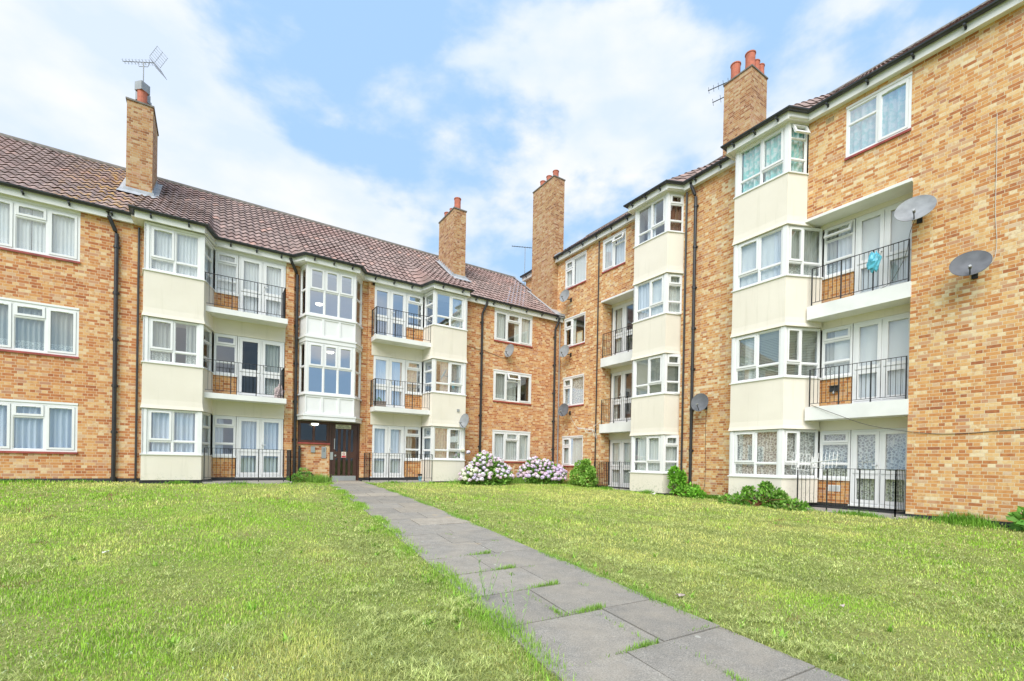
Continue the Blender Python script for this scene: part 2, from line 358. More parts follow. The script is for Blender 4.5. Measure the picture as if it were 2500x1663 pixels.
    def build(s, name, mat, parent=None, root=None, smooth=False):
        me = bpy.data.meshes.new(name)
        if root is None and parent is not None:
            root = parent
            while root.parent is not None: root = root.parent
        o0 = np.array(root.location) if root is not None else np.zeros(3)
        me.from_pydata((np.array(s.v) - o0).tolist(), [], s.f)
        ul = me.uv_layers.new(name='UVMap'); ul.data.foreach_set('uv', np.array(s.uv, dtype=np.float32).ravel())
        me.materials.append(M[mat] if isinstance(mat, str) else mat)
        if smooth: me.polygons.foreach_set('use_smooth', [True] * len(me.polygons))
        me.update(); o = bpy.data.objects.new(name, me); COL.objects.link(o)
        if parent is not None: o.parent = parent
        return o
def thing(name, label, cat, loc=(0, 0, 0), group=None):
    o = bpy.data.objects.new(name, None); COL.objects.link(o); o.location = loc; o.empty_display_size = .3
    o['label'] = label; o['category'] = cat
    if group: o['group'] = group
    return o
def tag(o, label=None, cat=None, group=None, kind=None):
    for k, v in (('label', label), ('category', cat), ('group', group), ('kind', kind)):
        if v: o[k] = v
    return o
def recentre(o, loc):
    """move a finished mesh thing's origin to loc"""
    loc = Vector(loc); o.data.transform(Matrix.Translation(-loc)); o.location = loc; return o
def children_of(o): return [c for c in bpy.data.objects if c.parent == o]
def copy_tree(o, parent=None):
    c = o.copy(); COL.objects.link(c); c.parent = parent
    for ch in children_of(o): copy_tree(ch, c)
    return c
def gz(x, y):
    y = np.maximum(y, 0); xc = np.clip(x, 0, 25)
    return -.86 + .006 * x - y * (.02 + .0018 * xc) - .10 * np.exp(-xc / 3) * (1 - np.exp(-y / 1.5)) * np.clip(1 - y / 13, 0, 1)

# ------------------------------------------------------------------ walls
def wall(F, s0, s1, n0, n1, z0, z1, holes, mb, z0b=None):
    """holes: (s0, s1, z0, z1); only the lowest band follows the ground"""
    zs = sorted({z0 + .0, z1} | {z for h in holes for z in h[2:4] if z0 < z < z1})
    for i, (za, zb) in enumerate(zip(zs, zs[1:])):
        ss = sorted({s0, s1} | {x for h in holes for x in h[:2] if s0 < x < s1}); run = None
        for a, b in zip(ss, ss[1:]):
            inside = any(h[0] <= a + 1e-6 and h[1] >= b - 1e-6 and h[2] <= za + 1e-6 and h[3] >= zb - 1e-6 for h in holes)
            if inside:
                if run: mb.box(F, run[0], run[1], n0, n1, za, zb); run = None
            else: run = (run[0], b) if run else (a, b)
        if run: mb.box(F, run[0], run[1], n0, n1, za, zb)

def curtain_mesh(F, s0, s1, z0, z1, n, amp=.018, wl=.085, step=.012):
    mb = MB(); k = max(4, int((s1 - s0) / step)); xs = np.linspace(s0, s1, k + 1); ph = random.random() * 9
    for i, x in enumerate(xs):
        a = amp * (math.sin(2 * math.pi * x / wl + ph) + .6 * math.sin(2 * math.pi * x / (wl * 2.37) + 2 * ph))
        mb.v.append(F.P(x, n + a, z1)); b = a * 1.25 + .01 * math.sin(x * 31 + ph)
        mb.v.append(F.P(x + .004 * math.sin(x * 23), n + b, z0 + .012 * abs(math.sin(x * 11 + ph))))
    for i in range(k):
        mb.f.append([2 * i + 1, 2 * i + 3, 2 * i + 2, 2 * i])
        u0, u1 = (xs[i] - s0), (xs[i + 1] - s0); mb.uv += [(u0, 0), (u1, 0), (u1, 1), (u0, 1)]
    return mb
def blind_mesh(F, s0, s1, z0, z1, n, gap=.045):
    mb = MB(); z = z1
    while z > z0:
        a = F.P(s0, n + .010, z); b = F.P(s1, n + .010, z); c = F.P(s1, n - .012, z - gap * .62); d = F.P(s0, n - .012, z - gap * .62)
        mb.quad([d, c, b, a]); z -= gap
    return mb
CURT = {'net': ('net', .009, .08), 'sheer': ('sheer', .02, .10), 'lace': ('lace', .012, .11), 'drape': ('drape', .03, .12), 'cream': ('cream', .022, .11), 'teal': ('teal', .03, .16), 'white_c': ('white_c', .002, .5), 'lilac': ('lilac', .016, .13), 'orangeprint': ('orangeprint', .02, .12)}
def window(parent, F, s0, s1, z0, z1, n, cols, curtain=None, name='window', fr=.055, glass='glass', sill=None, mat='white', spans=None, depth=.07, headboard=0, vents=True, label=None, rev=None):
    """cols in image order, left to right: (width, [(height, kind), ...] top to bottom); kind f fixed, c sash, o hung open, d door leaf pane"""
    if rev is None: rev = F is FA
    if rev: cols = cols[::-1]
    tw = sum(c[0] for c in cols); mb = MB(); gl = MB(); nb = n - depth
    mb.box(F, s0, s0 + fr, nb, n, z0, z1); mb.box(F, s1 - fr, s1, nb, n, z0, z1)
    mb.box(F, s0 + fr, s1 - fr, nb, n, z1 - fr, z1); mb.box(F, s0 + fr, s1 - fr, nb, n, z0, z0 + fr)
    if headboard: mb.box(F, s0 - .004, s1 + .004, nb, n + .02, z1 + .002, z1 + headboard)
    x = s0 + fr; W_ = s1 - s0 - 2 * fr; H_ = z1 - z0 - 2 * fr
    for ci, (cw, rows) in enumerate(cols):
        xa = x; xb = x + W_ * cw / tw; x = xb
        if ci: mb.box(F, xa - .022, xa + .022, nb + .003, n - .003, z0 + fr, z1 - fr); xa += .022
        if ci < len(cols) - 1: xb -= .022
        th = sum(r[0] for r in rows); zt = z1 - fr
        for ri, (rh, kind) in enumerate(rows):
            za = zt - H_ * rh / th; ztop = zt; zt = za
            if ri: ztop -= .02
            zb_ = za
            if ri < len(rows) - 1: mb.box(F, xa, xb, nb + .006, n - .006, za - .02, za + .02); zb_ = za + .02
            b = {'f': .018, 'c': .058, 'd': .085, 'o': .058}[kind]
            if kind == 'o':        # sash hung open at the foot
                A0 = Vector(F.P(0, 1, 0)) - Vector(F.P(0, 0, 0)); A1 = Vector(F.P(1, 0, 0)) - Vector(F.P(0, 0, 0)); hh = ztop - zb_
                ang = R(24); up = Vector((0, 0, math.cos(ang))) - A0 * math.sin(ang); nn = A0 * math.cos(ang) + Vector((0, 0, math.sin(ang)))
                org = Vector(F.P(xa, n, ztop)) - up * hh
                def PP(u, w, d_): return tuple(org + A1 * u + up * w + nn * d_)
                def bx(u0, u1, w0, w1):
                    q = [PP(u0, w0, 0), PP(u1, w0, 0), PP(u1, w1, 0), PP(u0, w1, 0), PP(u0, w0, .05), PP(u1, w0, .05), PP(u1, w1, .05), PP(u0, w1, .05)]
                    for f_ in ((4, 5, 6, 7), (1, 0, 3, 2), (0, 4, 7, 3), (5, 1, 2, 6), (7, 6, 2, 3), (0, 1, 5, 4)): mb.quad([q[i] for i in f_], None, F.flip)
                wv = xb - xa
                bx(0, b, 0, hh); bx(wv - b, wv, 0, hh); bx(b, wv - b, 0, b); bx(b, wv - b, hh - b, hh)
                gl.quad([PP(b, b, .02), PP(wv - b, b, .02), PP(wv - b, hh - b, .02), PP(b, hh - b, .02)], None, F.flip)
            else:
                po = n + (.014 if kind in 'cd' else -.02)
                g = .004 if kind in 'cd' else 0
                mb.box(F, xa + g, xa + b, n - .05, po, zb_ + g, ztop - g); mb.box(F, xb - b, xb - g, n - .05, po, zb_ + g, ztop - g)
                mb.box(F, xa + b, xb - b, n - .05, po, zb_ + g, zb_ + b); mb.box(F, xa + b, xb - b, n - .05, po, ztop - b, ztop - g)
                gl.quad([F.P(xa + b, n - .03, zb_ + b), F.P(xb - b, n - .03, zb_ + b), F.P(xb - b, n - .03, ztop - b), F.P(xa + b, n - .03, ztop - b)], None, F.flip)
                if kind == 'c' and ri == 0 and vents:
                    m_ = (xa + xb) / 2; w_ = min(.12, (xb - xa) * .3); mb.box(F, m_ - w_, m_ + w_, po, po + .012, ztop - .05, ztop - .03)
    o = mb.build(name, mat, parent)
    if label: o['label'] = label
    gl.build('glass_pane', glass, o)
    if sill: sb = MB(); sb.box(F, s0 - .01, s1 + .01, n - .08, n + .045, z0 - .055, z0 - .002); sb.build('sill', sill, o)
    if curtain:
        cs = curtain if isinstance(curtain, list) else [curtain]
        sp = spans or [(0, 1)] * len(cs)
        for c_, (f0, f1) in zip(cs, sp):
            if rev: f0, f1 = 1 - f1, 1 - f0
            a, b = s0 + .03 + (s1 - s0 - .06) * f0, s0 + .03 + (s1 - s0 - .06) * f1
            if c_ == 'blind': blind_mesh(F, a, b, z0 + .03, z1 - .04, n - .10).build('blind', 'blind', o)
            else:
                m_, am, wl = CURT[c_]; curtain_mesh(F, a, b, z0 + .02, z1 - .02, n - .105, am, wl).build('curtain', m_, o)
    return o
TRI = [(.62, [(1, 'c')]), (.66, [(.27, 'c'), (.73, 'f')]), (.62, [(1, 'c')])]
def french_door(parent, F, s0, s1, z0, z1, n, curtain, spans=None, rev=None, label=None, glass='glass'):
    o = window(parent, F, s0, s1, z0, z1, n, [(1, [(.6, 'd'), (.4, 'd')]), (1, [(.6, 'd'), (.4, 'd')])], curtain, 'balcony_door', .05, glass, spans=spans, rev=rev, label=label)
    m = (s0 + s1) / 2; h = MB(); d = -.05
    h.box(F, m + d - .015, m + d + .015, n + .014, n + .03, z0 + .92, z0 + 1.12); h.box(F, m + d - .11, m + d + .01, n + .045, n + .06, z0 + 1.02, z0 + 1.04); h.box(F, m + d - .01, m + d + .01, n + .03, n + .06, z0 + 1.02, z0 + 1.04)
    h.build('handle', 'white', o)
    t = MB(); t.box(F, s0 - .02, s1 + .02, n - .08, n + .05, z0 - .04, z0 - .002); t.build('threshold', 'whitep', o)
    return o

def tiles(F, eave, ze, nr, zr, courses, period=.2, sub_=8, fade=.5, name='roof', parent=None, mat='tile', uoff=0):
    s0, s1 = eave[0][0], eave[-1][0]; es = np.array([p[0] for p in eave]); en = np.array([p[1] for p in eave])
    k = int(round((s1 - s0) / period * sub_)); xs = np.linspace(s0, s1, k + 1); ne = np.interp(xs, es, en); base = .22
    ph = (xs / period) % 1.0
    wave = .029 * np.where(ph < .62, np.sin(ph / .62 * math.pi), -.55 * np.sin((ph - .62) / .38 * math.pi))
    n0 = base; V = []; Fc = []; UV = []
    slope = (zr - ze) / (n0 - nr)
    def row(t, lift):
        sh = (ne - n0) * np.clip(1 - t / fade, 0, 1); n = n0 + (nr - n0) * t + sh; z = ze + (zr - ze) * t + lift + wave
        return np.stack([xs, n, z], 1)
    rows = []
    for c in range(courses):
        t0 = c / courses; t1 = (c + 1) / courses
        jit = np.repeat(RNG.normal(0, .004, k // 8 + 2), 8)[:k + 1]
        rows.append((row(t0 + .016, -.004), row(t0 - .004, .043) + np.stack([0 * xs, 0 * xs, jit], 1), row(t1 + .004, .004), c))
    base_i = 0; K_ = k + 1
    for lo, a, b, c in rows:
        for r_ in (lo, a, b): V.append(r_)
        i = np.arange(k)
        for (p, q) in ((0, 1), (1, 2)):
            A_ = base_i + p * K_ + i; B_ = base_i + q * K_ + i
            Fc.append(np.stack([A_, A_ + 1, B_ + 1, B_], 1))
            u0 = (xs[:-1] / (period)) * 1.0 + uoff; u1 = xs[1:] / period + uoff; u1 = np.where(np.floor(u1 - 1e-4) != np.floor(u0), np.floor(u0) + .99, u1)
            vv = c + .2; UV.append(np.stack([u0, 0 * u0 + vv, u1, 0 * u0 + vv, u1, 0 * u0 + vv + .5, u0, 0 * u0 + vv + .5], 1).reshape(-1, 2))
        base_i += 3 * K_
    V = np.concatenate(V); Fc = np.concatenate(Fc); UV = np.concatenate(UV)
    W3 = np.zeros_like(V); W3[:, 0] = F.o[0] + V[:, 0] * F.sd[0] + V[:, 1] * F.nd[0]; W3[:, 1] = F.o[1] + V[:, 0] * F.sd[1] + V[:, 1] * F.nd[1]; W3[:, 2] = V[:, 2]
    if F.flip: Fc = Fc[:, ::-1]; UV = UV.reshape(-1, 4, 2)[:, ::-1].reshape(-1, 2)
    mb = MB(); mb.v = [tuple(p) for p in W3.tolist()]; mb.f = Fc.tolist(); mb.uv = UV.tolist()
    return mb.build(name, mat, parent)
def half_round(r, z, o):   # gutter profile
    p = [(o - r, z), (o - r * .92, z - r * .5), (o - r * .5, z - r * .9), (o, z - r), (o + r * .5, z - r * .9), (o + r * .92, z - r * .5), (o + r, z)]
    q = [(o + r * .85, z), (o + r * .5, z - r * .62), (o, z - r * .8), (o - r * .5, z - r * .62), (o - r * .85, z)]
    return p + q
def eaves(parent, F, eave, ze, wall_n=-.5):
    path = [(a, b) for a, b in eave]
    m = MB(); m.sweep(F, path, [(-.08, ze - .03), (-.08, ze - .225), (-.105, ze - .225), (-.105, ze - .03)]); m.build('fascia_board', 'whitep', parent)
    # soffit: strips from the fascia back under the tiles
    sf = MB()
    for (a, na), (b, nb_) in zip(path, path[1:]):
        if abs(a - b) < .04: continue
        for zz, fl in ((ze - .205, False), (ze - .185, True)):
            sf.quad([F.P(a, wall_n, zz), F.P(b, wall_n, zz), F.P(b, nb_ - .10, zz), F.P(a, na - .10, zz)], None, fl == F.flip)
    sf.build('soffit', 'whitep', parent)
    g = MB(); g.sweep(F, path, half_round(.068, ze + .012, -.012)); go = g.build('gutter', 'gutter', parent, smooth=False)
    for (a, na), (b, nb_) in zip(path, path[1:]):
        ln = abs(b - a); k = int(ln / .9)
        for i in range(k + 1):
            if ln < .5: continue
            t = (i + .5) / (k + 1); s_ = a + (b - a) * t; n_ = na + (nb_ - na) * t
            br = MB(); br.box(F, s_ - .02, s_ + .02, n_ - .085, n_ + .055, ze - .125, ze - .09); br.box(F, s_ - .02, s_ + .02, n_ - .083, n_ - .055, ze - .165, ze - .127); br.build('gutter_bracket', 'gutter', go)
def downpipe(parent, F, s, n, z0, z1, r=.038, top=None, brackets=True, mat='black', gap=1.28):
    m = MB()
    pts = [F.P(s, n, z0), F.P(s, n, z1)]
    if top: pts += [F.P(s + (top[0] - s) * .15, n + (top[1] - n) * .15, z1 + .07), F.P(s + (top[0] - s) * .85, n + (top[1] - n) * .85, z1 + .07 + (top[2] - z1) * .62), F.P(top[0], top[1], top[2])]
    m.tube(pts, r, 10)
    if brackets:
        z = z0 + .35
        while z < z1:
            m.tube([F.P(s, n, z - .04), F.P(s, n, z + .04)], r * 1.28, 10); m.box(F, s - .075, s + .075, n - .06, n - .025, z - .022, z + .022); z += gap
    return m.build('downpipe', mat, parent)
def bay_stack(b, F, front, nf, sides, storeys, heads, sills, bottom, z_top, layout, curt, back=-.42, glass='glass'):
    """front = (s_left_image, s_right_image); sides = per storey list of ((s, n) left foot, (s, n) right foot)"""
    sl, sr = front; cx = (sl + sr) / 2; P_ = .11
    for i in range(storeys):
        lf, rf = sides[i]; z0, z1 = sills[i], heads[i]
        poly = [(lf[0], lf[1]), (sl, nf), (sr, nf), (rf[0], rf[1]), (rf[0], back), (lf[0], back)]
        if lf[1] <= back + .01 or rf[1] <= back + .01: poly = [(lf[0], back), (sl, nf), (sr, nf), (rf[0], back)]
        # rendered apron below this window
        zb = heads[i - 1] if i else bottom
        rp = MB(); rp.prism(F, poly, zb + .012, z0 - .03, .035 if i else 0)
        rp.build('render_panel', 'render', b)
        # window: front and the two cheeks in one frame, posts at the corners
        lay = layout[i]
        fr0, ln = sub(F, (sl, nf), (sr, nf), (cx, -5))
        wo = window(b, fr0, P_, ln - P_, z0, z1, -.03, lay['front'], curt[i][0], 'bay_window', .045, glass, rev=False, spans=curt[i][2] if len(curt[i]) > 2 else None)
        for foot, corner, key in ((lf, (sl, nf), 'left'), (rf, (sr, nf), 'right')):
            fs, l2 = sub(F, corner, foot, (cx, 0)); cols = lay.get(key)
            pm = MB(); pm.box(fr0, *((0, P_) if key == 'left' else (ln - P_, ln)), -.10, -.005, z0, z1)
            if cols:
                w2 = window(wo, fs, .06, l2 - .03, z0, z1, -.03, cols, None, 'side_window', .045, glass, rev=False)
                for ch in list(bpy.data.objects):
                    if ch.parent == w2: ch.parent = wo
                c2 = curt[i][1]
                if c2:
                    if c2 == 'blind': blind_mesh(fs, .08, l2 - .05, z0 + .03, z1 - .04, -.16).build('blind', 'blind', wo)
                    else: curtain_mesh(fs, .08, l2 - .05, z0 + .02, z1 - .02, -.17, CURT[c2][1], CURT[c2][2]).build('curtain', CURT[c2][0], wo)
            else: pm.box(fs, .0, l2, -.10, -.005, z0, z1)
            pm.box(fs, .0, .06, -.10, -.008, z0 + .001, z1 - .001)
            pm.build('corner_post', 'white', wo)
        sb = MB()
        g = .03; poly2 = [(p[0] + (g if p[0] > cx else -g), p[1] + (g if p[1] > .3 else 0)) for p in poly]
        sb.prism(F, poly2, z0 - .03, z0 - .001); sb.build('sill', 'whitep', wo)
        if i == storeys - 1 and z_top > z1:
            hb = MB(); hb.prism(F, poly, z1 + .001, z_top); hb.build('head_board', 'whitep', wo)

def railing(parent, F, path, z0, z1, legs=0, post_s=None, sp=.098):
    """path (s, n) polyline; flat top and bottom rails, square balusters, heavier posts"""
    m = MB(); zr = z0 + .09
    for (a, b) in zip(path, path[1:]):
        f, ln = sub(F, a, b, ((a[0] + b[0]) / 2 + .01, -9))
        m.box(f, -.012, ln + .012, -.016, .016, z1 - .012, z1); m.box(f, -.012, ln + .012, -.012, .012, zr - .008, zr + .004)
        k = max(1, round(ln / sp)); per = 7
        for i in range(k + 1):
            s_ = ln * i / k; post = (i % per == 0) or i == k
            if ln < .9: post = i in (0, k)
            r_ = .013 if post else .0052
            m.box(f, s_ - r_, s_ + r_, -r_, r_, (z0 - legs if post else zr), z1 - .012)
    return m.build('railing', 'black', parent)

# ================================================================== THREE STOREY WING (along x)
bA = thing('apartment_building', 'three-storey orange brick apartment block with white stairwell bay over a brown entrance door', 'building', (9.2, -4.2, -.85), 'brick apartment blocks around the lawn')
FLA = [-.64, 1.92, 4.48]; SILA = [.05, 2.61, 5.16]; HDA = [1.31, 3.86, 6.41]; ZE = 6.68
XL = 21.5
# ground-following foot of the walls
def foot(mb, F, s0, s1, n0, n1, ztop, step=1.0):
    k = max(1, int(abs(s1 - s0) / step))
    for i in range(k):
        a = s0 + (s1 - s0) * i / k; b = s0 + (s1 - s0) * (i + 1) / k
        mb.box(F, a, b, n0, n1, -1.7, ztop)
mw = MB()
LW = (16.56, 18.44); RW = (1.64, 3.60)
wall(FA, 15.20, XL, -.28, 0, -.66, 6.52, [(*LW, SILA[i], HDA[i] + (.06 if i < 2 else .1)) for i in range(3)], mw); mw.build('brick_wall', 'brickA', bA); mw = MB()
wall(FA, 0.0, 5.10, -.28, 0, -.66, 6.52, [(*RW, SILA[i], HDA[i] + (.06 if i < 2 else .1)) for i in range(3)], mw)
mw.build('brick_wall', 'brickA', bA)
for q in ((11.26, 11.51, -.50, -.27, -.66, 6.52), (8.56, 8.79, -.50, -.27, -.66, 6.52), (11.07, 11.26, -.55, -.35, -.66, 6.52), (8.79, 8.99, -.55, -.35, -.66, 6.52)): mw = MB(); mw.box(FA, *q); mw.build('brick_pier', 'brickA', bA)
mw = MB(); mw.box(FA, 10.03, 11.07, -.55, -.355, -.66, .50); mw.build('brick_wall', 'brickA', bA)
# brick aprons under the balcony windows
for i, z in enumerate(FLA):
    for a_, b_ in ((12.89, 13.52), (6.66, 7.32)): ap = MB(); ap.box(FA, a_, b_, -.48, -.275, z, SILA[i] - .04); ap.build('brick_apron', 'brickD', bA)
for a, b, n in ((15.2, XL, .012), (0, 5.10, .012), (11.25, 13.6, -.262), (6.6, 8.80, -.262), (10.0, 11.28, -.342), (8.78, 9.02, -.342)):
    pl = MB(); foot(pl, FA, a, b, n - .3, n, -.655 if n != -.342 else -.70, 99); pl.build('black_plinth', 'plinth', bA)
for a, b, zt in ((13.5, 15.2, -.70), (5.1, 6.6, -.79)): pl = MB(); foot(pl, FA, a, b, .1, .46, zt, 99); pl.build('black_plinth', 'plinth', bA)
# body: floors, back and cross walls, seen dimly through the panes
bd = MB()
for z in FLA + [6.47]: bd.box(FA, 0.02, XL, -8.2, -.50, z - .22, z)
bd.box(FA, 0, XL, -8.4, -8.2, -1.5, 6.5); bd.box(FA, XL - .01, XL + .2, -8.3, -.29, -1.5, 6.5); bd.box(FA, -.2, .0, -8.3, -.3, -1.5, 6.5)
for a in (4.6, 8.7, 11.35, 15.3): bd.box(FA, a - .06, a + .06, -8.2, -.56, -.6, 6.4)
bd.box(FA, .02, XL, -4.6, -4.5, -.6, 6.4)
bd.build('inner_walls', 'interior', bA)
fl_ = MB()
for z in FLA[:]:
    for a, b in ((15.2, XL), (0, 5.1)): fl_.box(FA, a, b, -.5, -.285, z - .22, z)
fl_.build('floor_edge', 'interior', bA)
# main windows
curL = [('drape', None), (['sheer', 'sheer', 'sheer'], [(0, .3), (.34, .66), (.68, 1)]), (['net', 'net'], [(0, .49), (.5, 1)])]
labL = ['window with blue-grey drapes', 'window with patterned sheer curtains', 'window with white net curtains']
for i in range(3):
    window(bA, FA, LW[0], LW[1], SILA[i], HDA[i], -.005, TRI, curL[i][0], 'window', spans=curL[i][1], sill='redsill', headboard=.055 if i < 2 else .10, label=labL[i])
TRO = [(.62, [(1, 'c')]), (.66, [(.27, 'o'), (.73, 'f')]), (.62, [(1, 'c')])]
curR = [(['net', 'cream'], [(0, .32), (.34, 1)]), (['sheer'], [(0, .62)]), (['cream', 'cream'], [(0, .30), (.55, 1)])]
for i in range(3):
    window(bA, FA, RW[0], RW[1], SILA[i] - .02, HDA[i], -.005, TRO if i == 1 else TRI, curR[i][0], 'window', spans=curR[i][1], sill='redsill', headboard=.055 if i < 2 else .10, label=('window with its top light hung open' if i == 1 else None))
# bays
two = lambda l, r: [(1, [(.73, l), (.27, 'f')]), (1, [(.73, r), (.27, 'f')])]
side3 = [(1, [(.32, 'f'), (.42, 'f'), (.26, 'f')])]
bay_stack(bA, FA, (15.16, 13.77), .5, [((15.22, -.02), (13.52, -.27))] * 3, 3, HDA, SILA, -.70, 6.47, [dict(front=two('c', 'f'), right=side3)] * 3,
          [(['drape', 'drape'], 'drape', [(.05, .45), (.5, 1)]), (['sheer', 'sheer'], None, [(0, .42), (.75, 1)]), (['net', 'net'], 'net', [(0, .49), (.5, 1)])])
bay_stack(bA, FA, (6.56, 5.14), .5, [((6.66, -.27), (5.08, -.02))] * 3, 3, HDA, SILA, -.79, 6.47, [dict(front=two('f', 'c'), left=side3)] * 3,
          [(['cream', 'cream'], 'cream', [(0, .5), (.52, 1)]), (['net', 'net'], None, [(.2, .5), (.6, 1)]), (['cream'], None, [(.55, 1)])], glass='glassr')
# balcony bays: window, french doors, band and slab
specs = [  # (door s, window s, door first in image?)
    ((11.53, 12.87), (12.885, 13.50)), ((7.34, 8.62), (6.68, 7.325))]
dcur = [[(['drape', 'drape'], [(.02, .48), (.55, 1)]), ('sheer', [(.55, 1)]), (['net', 'net'], [(0, .48), (.52, 1)])],
        [(['lilac', 'lilac'], [(0, .48), (.52, 1)]), (['net', 'net'], [(0, .48), (.52, 1)]), (None, None)]]
wcur = [[(['drape'], [(0, .45)]), (None, None), (['net'], [(0, 1)])], [(['sheer'], [(0, .5)]), (['net'], [(.1, .8)]), (None, None)]]
W3 = [(1, [(.25, 'c'), (.46, 'f'), (.29, 'f')])]
for k, (ds, ws) in enumerate(specs):
    gm = 'glass' if k == 0 else 'glassr'
    for i in range(3):
        dc, dsn = dcur[k][i]; wc, wsn = wcur[k][i]
        french_door(bA, FA, ds[0], ds[1], FLA[i] + .02, HDA[i] - .02, -.28, dc, dsn, glass=('glassd' if (k == 0 and i == 1) else ('glass' if i == 0 else gm)))
        window(bA, FA, ws[0], ws[1], SILA[i] - .02, HDA[i] - .02, -.28, W3, wc, 'window', .045, gm if i else 'glass', spans=wsn, sill='whitep')
        a, b = min(ds[0], ws[0]) - .02, max(ds[1], ws[1]) + .03
        bm = MB()
        if i < 2: bm.box(FA, a, b, -.5, -.255, HDA[i] - .016, FLA[i + 1] - .16); bm.build('render_panel', 'render', bA)
        else: bm.box(FA, a, b, -.5, -.27, HDA[i] - .016, 6.5); bm.build('head_board', 'whitep', bA)
for k, (a, b, zs) in enumerate(((11.50, 13.76, FLA[1:]), (6.54, 8.67, FLA[1:]))):
    for z in zs:
        sl = MB()
        if k == 0: sl.prism(FA, [(a, -.5), (b - .24, -.5), (b, .35), (a + .02, .35)], z - .17, z - .01)
        else: sl.prism(FA, [(a + .05, -.5), (b, -.5), (b, .35), (a, .35)], z - .17, z - .01)
        sl.build('balcony_slab', 'whitep', bA)
        pth = [(b - .02, .31), (a + .10, .31), (a + .10, -.25)] if k == 0 else [(b - .02, -.25), (b - .02, .31), (a + .04, .31)]
        railing(bA, FA, pth, z - .01, z + .98)
railing(bA, FA, [(13.70, .60), (11.40, .60), (11.40, -.2)], -.70, .26, .25); railing(bA, FA, [(8.86, -.2), (8.86, .50), (6.52, .50)], -.74, .24, .25)
for q in ((11.35, 13.74, -.3, .66, -1.1, -.745), (6.5, 8.90, -.3, .56, -1.1, -.765)): sl = MB(); sl.box(FA, *q); sl.build('concrete_apron', 'conc', bA)

# stairwell bay
fl, frr, bl, brr, nfs, nbs = 10.95, 9.35, 11.08, 8.98, .2, -.35
poly = [(bl, nbs - .1), (bl, nbs), (fl, nfs), (frr, nfs), (brr, nbs), (brr, nbs - .1)]
g = lambda e: [(p[0] + (e if p[0] > 10 else -e), p[1] + (e if p[1] > nbs - .05 else 0)) for p in poly]
fs, ln = sub(FA, (fl, nfs), (frr, nfs), (10, -5)); sb = MB()
for z0, z1, e in ((1.30, 1.42, .035), (1.424, 1.48, .055), (1.484, 2.12, -.02), (2.124, 2.17, .03), (3.90, 4.03, .01), (4.034, 4.09, .035), (4.094, 4.74, -.02), (4.744, 4.80, .03), (6.40, 6.50, .0)):
    if z0 in (3.90, 6.40): sb.build('stair_bay_panel', 'white', bA); sb = MB()
    sb.prism(FA, g(e), z0, z1)
sb.build('head_board', 'white', bA)
for zb, zt in ((1.49, 2.12), (4.10, 4.74)):
    sb = MB()
    for k in range(4):
        x = ln * k / 3; sb.box(fs, max(0, x - .04), min(ln, x + .04), -.03, .004, zb, zt)
    sb.box(fs, 0, ln, -.03, .002, zt - .06, zt); sb.box(fs, 0, ln, -.03, .002, zb, zb + .06)
    sb.build('panel_moulding', 'white', bA)
for zb, zt in ((2.175, 3.895), (4.805, 6.40)):
    w = window(bA, fs, .05, ln - .05, zb, zt, -.01, [(1, [(.47, 'c'), (.53, 'f')])] * 3, None, 'stair_window', .05, 'glassr', rev=False)
    for co, ft in (((fl, nfs), (bl, nbs)), ((frr, nfs), (brr, nbs))):
        f2, l2 = sub(FA, co, ft, (10, 0)); w2 = window(w, f2, .07, l2 - .02, zb, zt, -.01, [(1, [(.47, 'f'), (.53, 'f')])], None, 'side_window', .05, 'glass', rev=False)
        for ch in list(bpy.data.objects):
            if ch.parent == w2: ch.parent = w
        p_ = MB(); p_.box(f2, 0, .07, -.10, -.004, zb, zt); p_.box(fs, *((0, .055) if co[0] == fl else (ln - .055, ln)), -.10, -.003, zb + .001, zt - .001); p_.build('corner_post', 'white', w)
for (x, y, z) in ((10.02, -1.15, 6.44), (10.29, -1.3, 5.66), (9.93, -1.0, 3.90), (10.55, -.38, 1.2)):
    t = thing('ceiling_light', {6.44: 'round lit lamp seen high in the upper stairwell window', 5.66: 'round lit lamp seen lower in the upper stairwell window', 3.90: 'round lit lamp behind the lower stairwell window', 1.2: 'oval lit lamp above the entrance screen beside the brown door'}[z], 'lamp', (x, AY + y if z != 1.2 else AY - .22, z), 'stairwell lamps')
    a = MB(); r_ = .13 if z != 1.2 else .12; mm = None if z != 1.2 else None
    a.lathe(t.location, [(0.001, -.07), (r_ * .6, -.062), (r_ * .95, -.035), (r_, 0)], 18); a.build('diffuser', 'lamp', t, smooth=True)
    a = MB(); a.lathe(t.location, [(r_ * 1.06, 0), (r_ * 1.06, .025), (.001, .026)], 18); a.build('base', 'whitep', t)
# entrance: brown screen, door, signs
es = window(bA, FA, 10.06, 11.05, .555, 1.28, -.37, [(1, [(1, 'f')]), (1, [(1, 'f')])], None, 'entrance_window', .06, 'glassd', mat='brown')
sl = MB(); sl.box(FA, 10.03, 11.08, -.45, -.30, .50, .55); sl.build('sill', 'redsill', es)
door = MB(); D0, D1, DZ0, DZ1, nd = 9.01, 10.02, -.79, 1.28, -.37
door.box(FA, D0, D0 + .06, nd - .1, nd, DZ0, DZ1); door.box(FA, D1 - .05, D1 + .03, nd - .1, nd, DZ0, DZ1); door.box(FA, D0 + .06, D1 - .05, nd - .1, nd, DZ1 - .05, DZ1)
da, db = D0 + .07, D1 - .06; cw = (db - da); n2 = nd - .02
slots = [da + cw * f for f in (.20, .40, .60, .80)]; hw = .042
zt1, zt0, zl1, zl0 = 1.06, .27, .03, -.58
xs = [da] + [v for c in slots for v in (c - hw, c + hw)] + [db]
for z0, z1 in ((zt1, DZ1 - .055), (zl1, zt0), (DZ0 + .01, zl0)): door.box(FA, da, db, n2 - .045, n2, z0, z1)
